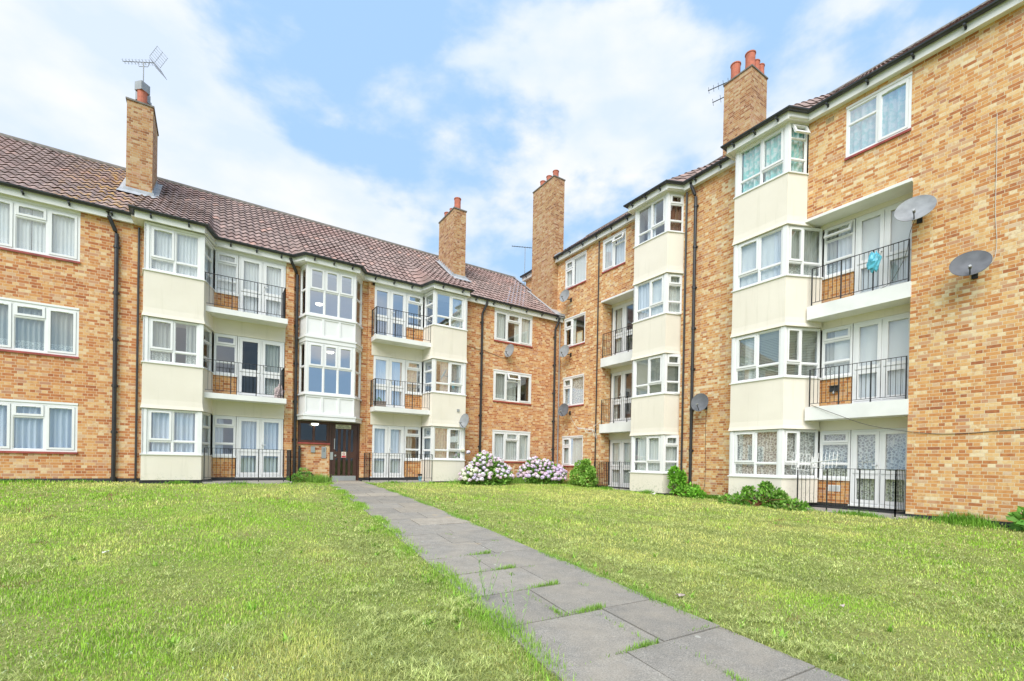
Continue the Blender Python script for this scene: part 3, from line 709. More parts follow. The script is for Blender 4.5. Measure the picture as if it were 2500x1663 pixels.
for z0, z1 in ((zt0, zt1), (zl0, zl1)):
    for a, b in zip(xs[::2], xs[1::2]): door.box(FA, a, b, n2 - .045, n2, z0, z1)
dr = door.build('entrance_door', 'brown', bA)
gl = MB()
for c in slots:
    for z0, z1 in ((zt0, zt1), (zl0, zl1)): gl.quad([FA.P(c - hw, n2 - .02, z0), FA.P(c + hw, n2 - .02, z0), FA.P(c + hw, n2 - .02, z1), FA.P(c - hw, n2 - .02, z1)], None, True)
gl.build('glass_pane', 'glassd', dr)
h = MB(); h.box(FA, da + .03, db - .03, n2, n2 + .008, DZ0 + .02, DZ0 + .19); h.build('kick_plate', 'steel', dr)
h = MB(); h.box(FA, db - .10, db - .075, n2 + .03, n2 + .05, .34, .72); h.box(FA, db - .10, db - .075, n2, n2 + .03, .36, .39); h.box(FA, db - .10, db - .075, n2, n2 + .03, .67, .70); h.build('pull_handle', 'steel', dr)
h = MB(); h.box(FA, db - .05, db + .05, n2, n2 + .03, -.03, .24); h.lathe(FA.P(db - .13, n2 + .0, .12), [(.001, .02), (.033, .02), (.035, 0)], 14, Matrix.Rotation(R(-90), 3, 'X')); h.build('lock_plate', 'steel', dr)
def text(body, size, F, s, n, z, mat, parent, name='lettering', extrude=.002, w=None):
    cu = bpy.data.curves.new(name, 'FONT'); cu.body = body; cu.size = size; cu.align_x = 'CENTER'; cu.align_y = 'CENTER'; cu.extrude = extrude; cu.space_line = 1.0
    to = bpy.data.objects.new(name, cu); COL.objects.link(to); dg = bpy.context.evaluated_depsgraph_get(); me = bpy.data.meshes.new_from_object(to.evaluated_get(dg))
    bpy.data.objects.remove(to)
    # text reads left to right for someone facing the wall
    X = Vector((F.sd[0], F.sd[1], 0)) * (-1 if F.flip else 1); Z = Vector((0, 0, 1)); Y = Vector((F.nd[0], F.nd[1], 0))
    m = Matrix((X, Z, Y)).transposed().to_4x4()
    if w:
        mx = max(v.co.x for v in me.vertices); m = m @ Matrix.Scale(w / 2 / mx, 4, (1, 0, 0))
    me.transform(m); o = bpy.data.objects.new(name, me); COL.objects.link(o); me.materials.append(M[mat])
    r = parent
    while r.parent: r = r.parent
    o.location = Vector(F.P(s, n, z)) - r.location; o.parent = parent; return o
sgn = MB(); sgn.box(FA, 9.30, 9.83, n2, n2 + .008, 1.085, 1.225); sg = sgn.build('door_sign', 'signw', dr)
_s1 = text('SECURITY DOOR', .06, FA, 9.565, n2 + .010, 1.185, 'signk', dr, 'sign_lettering', w=.36); _s2 = text('PLEASE KEEP CLOSED', .06, FA, 9.565, n2 + .010, 1.125, 'signk', dr, 'sign_lettering', w=.47)
sgn = MB(); sgn.box(FA, 9.46, 9.62, n2, n2 + .006, .05, .26); sgn.build('smoking_sign', 'signw', dr)
sgn = MB(); sgn.box(FA, 9.47, 9.61, n2 + .0062, n2 + .009, .058, .125)
rm = Matrix.Rotation(R(-90), 3, 'X')
sgn.lathe(FA.P(9.54, n2 + .006, .192), [(.034, .004), (.048, .004), (.048, 0), (.034, 0), (.034, .004)], 18, rm); sgn.build('smoking_sign_print', 'signr', dr)
sgn = MB(); sgn.box(FA, 9.515, 9.565, n2 + .007, n2 + .0095, .187, .197); sgn.build('smoking_sign_symbol', 'signk', dr)
ic = thing('intercom', 'tall steel intercom panel with buttons on the brick beside the entrance door', 'intercom', FA.P(10.22, -.35, .18))
h = MB(); h.box(FA, 10.15, 10.30, -.355, -.335, .02, .42); h.build('panel', 'steel', ic); h = MB()
for k in range(4):
    for j in range(2): h.box(FA, 10.205 + j * .045 - .010, 10.205 + j * .045 + .010, -.335, -.328, .24 + k * .035, .258 + k * .035)
h.build('buttons', 'signk', ic)
ic = thing('meter_box', 'small square steel box on the brick left of the intercom panel', 'box', FA.P(10.58, -.35, .28)); h = MB(); h.box(FA, 10.52, 10.65, -.355, -.32, .21, .42); h.build('cover', 'steel', ic); h = MB(); h.box(FA, 10.515, 10.655, -.32, -.316, .40, .425); h.build('lid_edge', 'greym', ic)
# pipes
downpipe(bA, FA, 15.80, .07, -1.0, 6.10, .05, (15.98, .19, 6.62)); downpipe(bA, FA, 15.32, .05, -1.0, 6.42, .028, brackets=False)
downpipe(bA, FA, 11.17, -.28, -1.0, 6.18, .048, (11.42, -.07, 6.62)); downpipe(bA, FA, 4.22, .07, -1.0, 6.10, .05, (4.06, .19, 6.62)); downpipe(bA, FA, .40, .07, -1.0, 6.10, .05, (.26, .19, 6.62))
downpipe(bA, FA, .12, .05, -1.0, 6.44, .03, brackets=False, mat='greym')
sp_ = MB(); sp_.tube([FA.P(11.02, -.28, -.9), FA.P(11.02, -.28, .35), FA.P(11.02, -.32, .41)], .04, 10); sp_.tube([FA.P(11.0, -.28, -.50), FA.P(10.62, -.28, -.50), FA.P(10.58, -.28, -.56), FA.P(10.58, -.28, -.9)], .035, 8); sp_.build('waste_pipe', 'black', bA)
# airbricks
for s_, z in ((1.33, 6.18), (1.33, 3.62), (1.33, 1.08)): ab = MB(); ab.box(FA, s_ - .11, s_ + .11, -.02, .006, z - .07, z + .07); ab.build('airbrick', 'airbrick', bA)
ab = MB(); ab.box(FA, 5.42, 5.52, .49, .535, 1.93, 2.03); ab.build('vent_cover', 'greym', bA)
# roof
eA = [(0.0, .22), (5.0, .22), (5.02, .70), (6.66, .70), (6.86, -.03), (8.95, -.03), (9.22, .42), (11.05, .42), (11.33, -.03), (13.46, -.03), (13.72, .70), (15.44, .70), (15.46, .22), (XL, .22)]
tiles(FA, eA, ZE, -4.0, 9.82, 15, parent=bA)
bk = MB(); bk.quad([FA.P(0, -4, 9.80), FA.P(XL, -4, 9.80), FA.P(XL, -8.6, 6.5), FA.P(0, -8.6, 6.5)]); bk.build('rear_roof', 'tile', bA)
rdg = MB(); rdg.tube([FA.P(0.02, -4.02, 9.80), FA.P(XL, -4.02, 9.80)], .12, 10); rdg.build('ridge', 'cap', bA)
eaves(bA, FA, eA, ZE + .02)
# lead where the tiles meet the taller wing
ld_ = MB()
for k in range(14):
    t0, t1 = k / 14, (k + 1) / 14; n0, n1 = .22 - 4.2 * t0, .22 - 4.2 * t1; z0, z1 = ZE + 3.14 * t0, ZE + 3.14 * t1
    ld_.quad([FA.P(-.02, n0, z0 + .07), FA.P(.50 if n0 > -2.0 else .16, n0, z0 + .075), FA.P(.50 if n0 > -2.0 else .16, n1, z1 + .075), FA.P(-.02, n1, z1 + .07)])
ld_.box(FA, -.02, .34, .0, .26, ZE - .04, ZE + .14)
ld_.build('lead_flashing', 'lead', bA)

def chimney(parent, x0, x1, y0, y1, zb, zt, pots, flash=None, cowls=False, brick='brickC', roofz=None, cz=None):
    mb = MB(); F = Frame((0, 0), (1, 0), (0, 1)); mb.box(F, x0, x1, y0, y1, zb, zt); c = mb.build('chimney', brick, parent)
    cp = MB(); cp.box(F, x0 - .03, x1 + .03, y0 - .03, y1 + .03, zt, zt + .05); cp.box(F, x0 + .05, x1 - .05, y0 + .05, y1 - .05, zt + .05, zt + .09); cp.build('capping', 'cap', c)
    for (px, py, r, h) in pots:
        p = MB(); p.lathe((px, py, zt + .05), [(r * .98, 0), (r * .92, h * .5), (r * .95, h * .93), (r * 1.06, h * .94), (r * 1.06, h), (r * .84, h), (r * .82, h * .6), (0.001, h * .6)], 18); p.build('chimney_pot', 'pot', c, smooth=False)
        if cowls:
            q = MB(); zz = zt + .05 + h
            for k in range(4):
                a = R(90 * k + 45); dx, dy = math.cos(a), math.sin(a)
                f_ = Frame((px + dx * .13, py + dy * .13), (-dy, dx), (dx, dy)); q.box(f_, -.13, .13, -.012, .012, zz - .03, zz + .23)
            q.box(F, px - .03, px + .03, py - .03, py + .03, zz - .02, zz + .05)
            q.build('cowl', 'greym', c)
    if flash:
        fb = MB(); y_f = y1; slope = flash
        zf = roofz(y_f)
        fb.box(F, x0 - .05, x1 + .05, y1, y1 + .012, zf - .05, zf + .16); fb.quad([(x0 - .16, y1, zf + .07), (x1 + .16, y1, zf + .07), (x1 + .2, y1 + .28, roofz(y1 + .28) + .075), (x0 - .2, y1 + .28, roofz(y1 + .28) + .075)])
        k = 9
        for sx_, xx in ((-1, x0), (1, x1)):
            for i in range(k):
                ya, yb = y1 - (y1 - y0) * i / k, y1 - (y1 - y0) * (i + 1) / k
                fb.box(F, min(xx, xx + sx_ * .012), max(xx, xx + sx_ * .012), yb, ya, roofz(ya) - .05, roofz(ya) + .24)
                fb.quad([(xx, ya, roofz(ya) + .07), (xx + sx_ * .16, ya, roofz(ya) + .078), (xx + sx_ * .16, yb, roofz(yb) + .078), (xx, yb, roofz(yb) + .07)])
        fb.build('lead_flashing', 'lead', c)
    return c
rzA = lambda y: ZE + (AY + .22 - y) * (9.82 - ZE) / 4.22
chimney(bA, 15.20, 15.84, -3.36, -1.86, 7.0, 10.93, [(15.50, -2.12, .135, .50), (15.52, -2.48, .12, .42), (15.52, -2.82, .12, .42), (15.52, -3.14, .12, .42)], True, True, roofz=rzA)
chimney(bA, 4.24, 4.82, -3.28, -1.70, 7.0, 10.97, [(4.55, -1.95, .15, .55), (4.55, -2.5, .11, .34), (4.55, -3.0, .14, .38)], True, False, roofz=rzA)

# ================================================================== FOUR STOREY WING (along y)
bB = thing('apartment_building', 'four-storey buff brick apartment block with tall chimneys, rendered bays and satellite dishes', 'building', (-4.2, 7.5, -1.0), 'brick apartment blocks around the lawn')
FLB = [-.93, 1.70, 4.42, 7.12]; SILB = [-.10, 2.58, 5.26, 7.94]; HDB = [1.18, 3.86, 6.54, 9.20]; ZEB = 9.55
bs, bh = [-.27, 2.47, 5.22, 8.01], [1.04, 3.83, 6.58, 9.33]
YR = 21.0; YE = -3.15
W1 = (.05, 1.47); W2 = (2.47, 3.74); WT = (11.27, 12.60)
L1 = (2.54, 4.62); L2 = (10.42, 12.66)
mw = MB()
holes = [(*W1, SILB[i], HDB[i] + .06) for i in range(4)] + [(*W2, SILB[3], HDB[3] + .06), (*WT, SILB[3], HDB[3] + .06), (*L1, -2, 6.69), (*L2, -2, 6.69), (L1[1] - .2, 6.38, -2, 9.5), (8.40, 10.42, -2, 6.69), (8.40, 10.38, 6.6, 9.5)]
wall(FB, YE, 8.1, -.28, 0, -.93, 9.38, holes, mw); wall(FB, 8.1, YR, -.28, 0, -1.03, 9.38, holes, mw)
mw.build('brick_wall', 'brickB', bB)
for q in ((2.42, L1[0], -.52, -.285, -.93, 6.69), (L2[1], 12.80, -.52, -.285, -1.03, 6.69)): mw = MB(); mw.box(FB, *q); mw.build('brick_return', 'brickB', bB)
for i in range(3): ap = MB(); ap.box(FB, 10.45, 11.31, -.68, -.505, FLB[i], bs[i] - .05); ap.build('brick_apron', 'brickD', bB)
for a, b, n in ((YE, 2.54, .012), (6.38, 8.42, .012), (12.66, YR, .012), (2.5, 4.7, -.49), (10.4, 12.7, -.49)):
    pl = MB(); foot(pl, FB, a, b, n - .3, n, -.90 if b < 5 else (-.93 if b < 9 else -1.02), 99); pl.build('black_plinth', 'plinth', bB)
for a, b, zt in ((4.62, 6.3, -1.0), (8.56, 10.25, -.97)): pl = MB(); foot(pl, FB, a, b, .1, .50, zt, 99); pl.build('black_plinth', 'plinth', bB)
bd = MB()
for z in FLB + [9.42]: bd.box(FB, YE, YR, -8.2, -.69, z - .22, z)
for z in FLB[1:]:
    for a, b in ((YE, 2.5), (6.4, 8.4), (12.8, YR)): bd.box(FB, a, b, -.69, -.285, z - .22, z)
    if z > 7: bd.box(FB, 2.5, 4.5, -.69, -.285, z - .22, z); bd.box(FB, 10.45, 12.8, -.69, -.285, z - .22, z)
bd.box(FB, YE, YR, -8.4, -8.2, -1.6, 9.4); bd.box(FB, YR - .01, YR + .2, -8.3, -.29, -1.6, 9.4)
for a in (2.30, 7.4, 10.35, 13.2): bd.box(FB, a - .06, a + .06, -8.2, -.70, -.9, 9.3)
bd.box(FB, YE + .3, YR, -4.6, -4.5, -.9, 9.3)
bd.build('inner_walls', 'interior', bB)
gb = MB(); gb.box(FB, YE, YE + .28, -8.4, -.285, 5.5, 9.3)
gb.quad([FB.P(YE, -8.4, 9.3), FB.P(YE, .0, 9.3), FB.P(YE, -4.2, 12.6)]); gb.build('gable_wall', 'brickB', bB)
# windows
WL = [(.62, [(.3, 'c'), (.7, 'c')]), (1.0, [(1, 'f')])]
c1 = ['cream', 'lace', None, 'white_c']
for i in range(4):
    sp1 = [None, None, None, [(0, .22), (.45, 1)]][i]; cu = [c1[0], c1[1], ['cream'], ['cream', 'white_c']][i]; sp1 = [[(.05, .3)], [(0, 1)], [(.3, .5)], [(0, .2), (.42, .95)]][i]
    if i == 0: cu, sp1 = ['cream', 'cream'], [(.06, .3), (.42, 1)]
    if isinstance(cu, str): cu = [cu]
    window(bB, FB, W1[0], W1[1], SILB[i], HDB[i], -.005, WL, cu, 'window', spans=sp1, sill='redsill', headboard=.055, label=['window with pale drapes', 'window with lace curtain', 'window with a picture frame leaning inside', 'window with white blind'][i])
window(bB, FB, W2[0], W2[1], SILB[3], HDB[3], -.005, [(1, [(1, 'c')]), (1, [(.27, 'o'), (.73, 'f')])], ['lilac', 'lilac'], 'window', spans=[(0, .49), (.51, 1)], sill='redsill', headboard=.055, label='window with its top light hung open')
window(bB, FB, WT[0], WT[1], SILB[3], HDB[3], -.005, [(1, [(.32, 'f'), (.68, 'f')]), (1, [(1, 'c')])], ['teal', 'teal'], 'window', spans=[(0, .49), (.51, 1)], sill='redsill', headboard=.055, label='window with pale turquoise curtains', glass='glassr')
sideT = [(1, [(.26, 'c'), (.46, 'f'), (.28, 'f')])]; sideO = [(1, [(.26, 'o'), (.46, 'f'), (.28, 'f')])]
side2 = [(.8, [(.73, 'c'), (.27, 'f')]), (1, [(.73, 'f'), (.27, 'f')])]
bay_stack(bB, FB, (4.70, 6.18), .55, [((4.55, -.5), (6.44, -.02))] * 3 + [((4.55, -.02), (6.44, -.02))], 4, bh, bs, -.98, 9.40,
          [dict(front=two('f', 'c'), right=sideT)] * 4, [(['cream', 'cream'], 'cream', [(.1, .5), (.52, 1)]), ('blind', 'blind'), (['lilac', 'white_c'], 'cream', [(0, .5), (.52, 1)]), (['lilac'], 'orangeprint', [(.3, .6)])])
bay_stack(bB, FB, (8.60, 10.13), .55, [((8.48, -.02), (10.60, -.5))] * 3 + [((8.48, -.02), (10.38, -.02))], 4, bh, bs, -.96, 9.40,
          [dict(front=two('c', 'f'), right=side2)] * 3 + [dict(front=two('f', 'c'), right=sideO)],
          [(['lace', 'lace'], 'lace', [(0, .49), (.5, 1)]), (['blind', 'white_c'], 'blind', [(0, 1), (.17, .42)]), (['white_c', 'lilac'], 'sheer', [(0, .8), (.8, 1)]), (['teal', 'teal'], 'teal', [(0, .49), (.51, 1)])])
# loggias
dc = [[(['cream', 'cream'], [(.04, .42), (.5, .9)]), (['sheer'], [(.0, .2)]), (['cream'], [(.1, .3)])],
      [('lace', None), (['white_c', 'white_c'], [(0, .5), (.5, 1)]), (['white_c', 'white_c'], [(0, .47), (.53, 1)])]]
for i in range(3):
    french_door(bB, FB, 2.60, 3.92, FLB[i] + .04, bh[i] - .03, -.51, dc[0][i][0], dc[0][i][1])
    window(bB, FB, 3.94, 4.60, bs[i] + .0, bh[i] - .03, -.51, W3, None, 'window', .045)
    french_door(bB, FB, 11.34, 12.62, FLB[i] + .0, bh[i] - .03, -.51, dc[1][i][0], dc[1][i][1])
    window(bB, FB, 10.60, 11.32, bs[i] + .0, bh[i] - .03, -.51, [(1, [(.25, 'o' if i == 2 else 'c'), (.46, 'f'), (.29, 'f')])], [['lace'], ['sheer', 'white_c'], ['sheer', 'lilac']][i], 'window', .045, spans=[[(0, 1)], [(0, .35), (.35, 1)], [(0, .35), (.4, 1)]][i], sill='whitep')
    for a, b in ((2.542, 4.62), (10.5, 12.655)):
        bm = MB(); top = FLB[i + 1] - .43 if i < 2 else 6.69; bm.box(FB, a, b, -.68, -.50, bh[i] - .026, top + .05); bm.build('render_panel', 'render', bB)
        if i < 2:
            z = FLB[i + 1] - .06; sl = MB(); nf_ = .05
            sl.prism(FB, [(a, -.6), (b + (.02 if a > 5 else 0), -.6), (b + (.02 if a > 5 else .06), nf_), (a - (.05 if a > 5 else .03), nf_)], z - .36, z); sl.build('balcony_slab', 'whitep', bB)
            railing(bB, FB, [(a + .04, .0), (b - .04, .0)], z, z + 1.01)
for a, b in ((2.50, 4.66), (10.36, 12.66)):
    cn = MB(); cn.prism(FB, [(a + .04, -.62), (b, -.62), (b, .07), (a, .07)], 6.672, 6.745); cn.build('canopy_slab', 'whitep', bB)
railing(bB, FB, [(2.58, -.45), (2.62, .38), (4.6, .38)], -.98, .09, .2); railing(bB, FB, [(10.52, .50), (12.62, .50), (12.62, -.30)], -1.06, .0, .2)
for q in ((2.5, 4.7, -.5, .45, -1.5, -.985), (10.4, 12.78, -.5, .58, -1.5, -1.08)): sl = MB(); sl.box(FB, *q); sl.build('concrete_apron', 'conc', bB)
downpipe(bB, FB, 2.30, .05, -1.2, 9.30, .026, brackets=False); downpipe(bB, FB, 6.56, .06, -1.2, 9.30, .034, brackets=False)
downpipe(bB, FB, 6.92, .07, -1.2, 8.98, .05, (6.80, .20, 9.48), gap=1.36)
for s_, z in ((10.9, 9.16), (4.12, 9.14)):
    ab = MB(); ab.box(FB, s_ - .11, s_ + .11, -.02, .006, z - .075, z + .075); ao = ab.build('airbrick', 'airbrick', bB); ah = MB()
    for i in range(6):
        for j in range(4): ah.box(FB, s_ - .088 + i * .031, s_ - .070 + i * .031, .0062, .0085, z - .055 + j * .030, z - .037 + j * .030)
    ah.build('holes', 'signk', ao)
ab = MB(); ab.box(FB, 10.83, 11.12, -.506, -.495, -.62, -.45); ao = ab.build('vent_grille', 'whitep', bB); ab = MB()
for i in range(5): ab.box(FB, 10.85, 11.10, -.495, -.49, -.605 + i * .031, -.595 + i * .031)
ab.build('grille_slots', 'greym', ao)
eB = [(YE - .12, .25), (4.42, .25), (4.44, .80), (6.30, .80), (6.55, .25), (8.33, .25), (8.35, .80), (10.24, .80), (10.48, .25), (YR, .25)]
tiles(FB, eB, ZEB, -4.2, 12.86, 16, parent=bB, period=.2, uoff=500)
bk = MB(); bk.quad([FB.P(YE - .1, -4.2, 12.84), FB.P(YR, -4.2, 12.84), FB.P(YR, -8.7, 9.4), FB.P(YE - .1, -8.7, 9.4)]); bk.build('rear_roof', 'tile', bB)
rdg = MB(); rdg.tube([FB.P(YE - .1, -4.22, 12.84), FB.P(YR, -4.22, 12.84)], .12, 10); rdg.build('ridge', 'cap', bB)
eaves(bB, FB, eB, ZEB + .02, -.6)
chimney(bB, -.30, .33, -2.16, -.50, 6.0, 13.32, [(.02, -.78, .145, .42), (.02, -1.28, .145, .42), (.02, -1.78, .145, .42)], brick='brickC')
chimney(bB, -4.05, -3.0, 5.86, 6.96, 11.0, 14.78, [(-3.2, 6.20, .18, .62), (-3.2, 6.78, .18, .62), (-3.8, 6.20, .16, .40), (-3.52, 6.80, .15, .45), (-3.84, 6.80, .15, .45)], brick='brickC')
lf = MB(); lf.box(FB, -.5, -.1, .05, .24, ZEB + .05, ZEB + .14); lf.build('lead_flashing', 'lead', bB)
# ================================================================== GROUND
def ground_mesh():
    xs = np.concatenate([[-900, -200, -60], np.linspace(-14, 40, 109), [70, 200, 900]]); ys = np.concatenate([[-900, -200, -60], np.linspace(-12, 45, 115), [80, 200, 900]])
    X, Y = np.meshgrid(xs, ys); Z = gz(np.clip(X, -14, 40), np.clip(Y, 0, 30)).astype(float)
    Z += .012 * np.sin(X * 2.1 + 1.3 * np.sin(Y * .7)) * np.sin(Y * 1.7 + X * .4) * (np.abs(X) < 60)
    v = np.stack([X.ravel(), Y.ravel(), Z.ravel()], 1); nx = len(xs); i, j = np.meshgrid(np.arange(nx - 1), np.arange(len(ys) - 1)); a = (j * nx + i).ravel()
    me = bpy.data.meshes.new('ground'); me.from_pydata(v.tolist(), [], np.stack([a, a + 1, a + nx + 1, a + nx], 1).tolist()); me.polygons.foreach_set('use_smooth', [True] * len(me.polygons))
    o = bpy.data.objects.new('ground', me); COL.objects.link(o); return o
m, t, p = new_mat('lawn_soil'); setc(p, (.2, .25, .08), .95, 0, .1)
c = ramp(t, noise(t, .7, 5, pos(t), .6), [(.3, (.20, .29, .045)), (.5, (.29, .34, .08)), (.7, (.42, .39, .15))])
c = mixc(t, .55, c, ramp(t, noise(t, 55, 3, pos(t), .7), [(.3, (.05, .07, .02)), (.7, (.40, .44, .16))]))
L(t, c, p.inputs['Base Color']); bump(t, p, noise(t, 45, 4, pos(t), .7), .8, .03); M['lawn'] = m
gr = ground_mesh(); gr.data.materials.append(m); tag(gr, kind='structure')
# path of staggered paving slabs; edges run with y
def path_edges(y):
    yy = [-.2, 3, 5, 7.5, 10, 12, 14.4, 18, 24]; r_ = [9.0, 9.09, 9.18, 9.38, 9.62, 9.80, 10.02, 10.35, 10.9]; l_ = [10.25, 10.50, 10.67, 10.92, 11.17, 11.40, 11.70, 12.04, 12.6]
    return np.interp(y, yy, r_), np.interp(y, yy, l_)
def slab_mat():
    m, t, p = new_mat('paving_slab'); setc(p, (.25, .24, .22), .9, 0, .25)
    a = N(t, 'ShaderNodeAttribute', attribute_name='Col')
    g = noise(t, 95, 4, pos(t), .85); c = mixc(t, ramp(t, g, [(.38, (0, 0, 0)), (.66, (1, 1, 1))]), mixc(t, 1.0, a.outputs['Color'], (.55, .55, .56), 'MULTIPLY'), mixc(t, 1.0, a.outputs['Color'], (1.55, 1.52, 1.45), 'MULTIPLY'))
    c = mixc(t, ramp(t, noise(t, 7, 5, pos(t), .65), [(.35, (0, 0, 0)), (.75, (.55, .55, .55))]), c, (.17, .16, .14))
    c = mixc(t, ramp(t, noise(t, 2.1, 6, pos(t), .65), [(.42, (0, 0, 0)), (.7, (.55, .55, .55))]), c, (.37, .325, .26))
    vo = N(t, 'ShaderNodeTexVoronoi'); vo.inputs['Scale'].default_value = 2.6; L(t, pos(t), vo.inputs['Vector'])
    li = math_(t, 'LESS_THAN', math_(t, 'ADD', vo.outputs['Distance'], math_(t, 'MULTIPLY', noise(t, 30, 3, pos(t)), .12)), .115)
    c = mixc(t, math_(t, 'MULTIPLY', li, .55), c, (.52, .52, .46))
    sd = ramp(t, noise(t, .9, 3, pos(t), .6), [(.66, (0, 0, 0)), (.74, (.7, .7, .7))]); c = mixc(t, sd, c, (.55, .40, .22))
    L(t, c, p.inputs['Base Color']); bump(t, p, g, .5, .004); return m
M['slab'] = slab_mat()
def build_path():
    V = []; Fc = []; C_ = []; rng = random.Random(4); y = -.60; k = 0; D = .75
    F = Frame((0, 0), (1, 0), (0, 1))
    while y < 19:
        y2 = y + D; ra, la = path_edges(y); rb, lb = path_edges(y2); sk = -.035
        f = (.62, .41, .60, .39)[k % 4]
        for (u0, u1) in ((0, f), (f, 1)):
            if k == 0: pass
            gap = .006
            pts = []
            for (u, yy, e0, e1) in ((u0, y, ra, la), (u1, y, ra, la), (u1, y2, rb, lb), (u0, y2, rb, lb)):
                x = e0 + (e1 - e0) * u; x += gap * (1 if u == u0 else -1); yyy = yy + gap * (1 if yy == y else -1) + sk * 3 * (u - .5)
                pts.append((x, yyy))
            dz = [rng.gauss(0, .0035) for _ in range(4)]; z = [float(gz(*q)) + .030 + d for q, d in zip(pts, dz)]
            i = len(V); V += [(q[0], q[1], zz) for q, zz in zip(pts, z)] + [(q[0], q[1], zz - .05) for q, zz in zip(pts, z)]
            Fc += [[i, i + 1, i + 2, i + 3], [i, i + 4, i + 5, i + 1], [i + 1, i + 5, i + 6, i + 2], [i + 2, i + 6, i + 7, i + 3], [i + 3, i + 7, i + 4, i]]
            b = rng.uniform(.85, 1.12); w = rng.random(); col = (.29 * b, .275 * b, .25 * b)
            if (w > .86 and y < 11) or (y < 5 and w > .4): col = (.37 * b, .335 * b, .285 * b)
            C_ += [col] * 8
        y = y2; k += 1
    me = bpy.data.meshes.new('path'); me.from_pydata(V, [], Fc); a = me.color_attributes.new('Col', 'FLOAT_COLOR', 'POINT'); a.data.foreach_set('color', np.array([(*c, 1) for c in C_], dtype=np.float32).ravel())
    me.materials.append(M['slab']); o = bpy.data.objects.new('path', me); COL.objects.link(o); tag(o, kind='structure')
build_path()

# ------------------------------------------------------------------ blades
def vc_mesh(name, V, Fn, C_, mat, parent=None, loc=(0, 0, 0)):
    """V (n,3), Fn (m,k) equal-sized faces, C_ (n,3)"""
    me = bpy.data.meshes.new(name); V = np.asarray(V, np.float32) - np.array(loc, np.float32); n = len(V); mf, k = Fn.shape
    me.vertices.add(n); me.vertices.foreach_set('co', V.ravel()); me.loops.add(mf * k); me.loops.foreach_set('vertex_index', Fn.astype(np.int32).ravel())
    me.polygons.add(mf); me.polygons.foreach_set('loop_start', np.arange(mf, dtype=np.int32) * k); me.update(calc_edges=True)
    a = me.color_attributes.new('Col', 'FLOAT_COLOR', 'POINT'); a.data.foreach_set('color', np.concatenate([C_, np.ones((n, 1))], 1).astype(np.float32).ravel())
    me.materials.append(M[mat]); o = bpy.data.objects.new(name, me); COL.objects.link(o); o.parent = parent
    if parent is None: o.location = loc
    return o
def vnoise(x, y, sc, seed):
    r = np.random.default_rng(seed); T = r.random((64, 64)); x = np.asarray(x) * sc + 100; y = np.asarray(y) * sc + 100
    xi, yi = np.floor(x).astype(int), np.floor(y).astype(int); fx, fy = x - xi, y - yi; fx = fx * fx * (3 - 2 * fx); fy = fy * fy * (3 - 2 * fy)
    g = lambda a, b: T[a % 64, b % 64]
    return (g(xi, yi) * (1 - fx) + g(xi + 1, yi) * fx) * (1 - fy) + (g(xi, yi + 1) * (1 - fx) + g(xi + 1, yi + 1) * fx) * fy
camx, camy = CAM.x, CAM.y
fwd = np.array([dB[1] * 0 + W[0][1], W[1][1]])     # horizontal view direction
fwd = np.array([W[0][1], W[1][1]]); rgt = np.array([W[0][0], W[1][0]])
def blades(x, y, h, wd_, lean, az, col, tip=1.15, root=.62, z0=None):
    n = len(x); z = gz(x, y) if z0 is None else z0
    ang = az; dx, dy = np.cos(ang), np.sin(ang); px, py = -dy, dx
    lx = lean * h; hz = h * np.sqrt(np.clip(1 - lean ** 2, .02, 1))
    V = np.zeros((n, 5, 3), np.float32)
    V[:, 0] = np.stack([x - px * wd_, y - py * wd_, z - .004], 1); V[:, 1] = np.stack([x + px * wd_, y + py * wd_, z - .004], 1)
    mx, my, mz = x + dx * lx * .35, y + dy * lx * .35, z + hz * .62
    V[:, 2] = np.stack([mx + px * wd_ * .8, my + py * wd_ * .8, mz], 1); V[:, 3] = np.stack([mx - px * wd_ * .8, my - py * wd_ * .8, mz], 1)
    V[:, 4] = np.stack([x + dx * lx, y + dy * lx, z + hz], 1)
    b = np.arange(n)[:, None] * 5
    F_ = np.concatenate([np.stack([b[:, 0], b[:, 0] + 1, b[:, 0] + 2], 1), np.stack([b[:, 0], b[:, 0] + 2, b[:, 0] + 3], 1), np.stack([b[:, 0] + 3, b[:, 0] + 2, b[:, 0] + 4], 1)])
    C_ = np.repeat(col[:, None, :], 5, 1).copy()
    return V.reshape(-1, 3), F_, np.clip(C_, 0, 1).reshape(-1, 3)
def onpath(x, y, m=0.0):
    r_, l_ = path_edges(y); return (x > r_ + m) & (x < l_ - m) & (y > -.3)
def inside(x, y):      # walls, bays, aprons
    a = (y < AY - .02) | (x < .02) | ((y < .50) & (x > 13.55) & (x < 15.2)) | ((y < .33) & (x > 5.1) & (x < 6.6)) | ((y < .48) & (x > 11.35) & (x < 13.75)) | ((y < .38) & (x > 6.5) & (x < 8.9))
    return a | ((x < .5) & (y > 4.6) & (y < 6.3)) | ((x < .5) & (y > 8.5) & (y < 10.2)) | ((x < .45) & (y > 2.5) & (y < 4.7)) | ((x < .58) & (y > 10.4) & (y < 12.78))
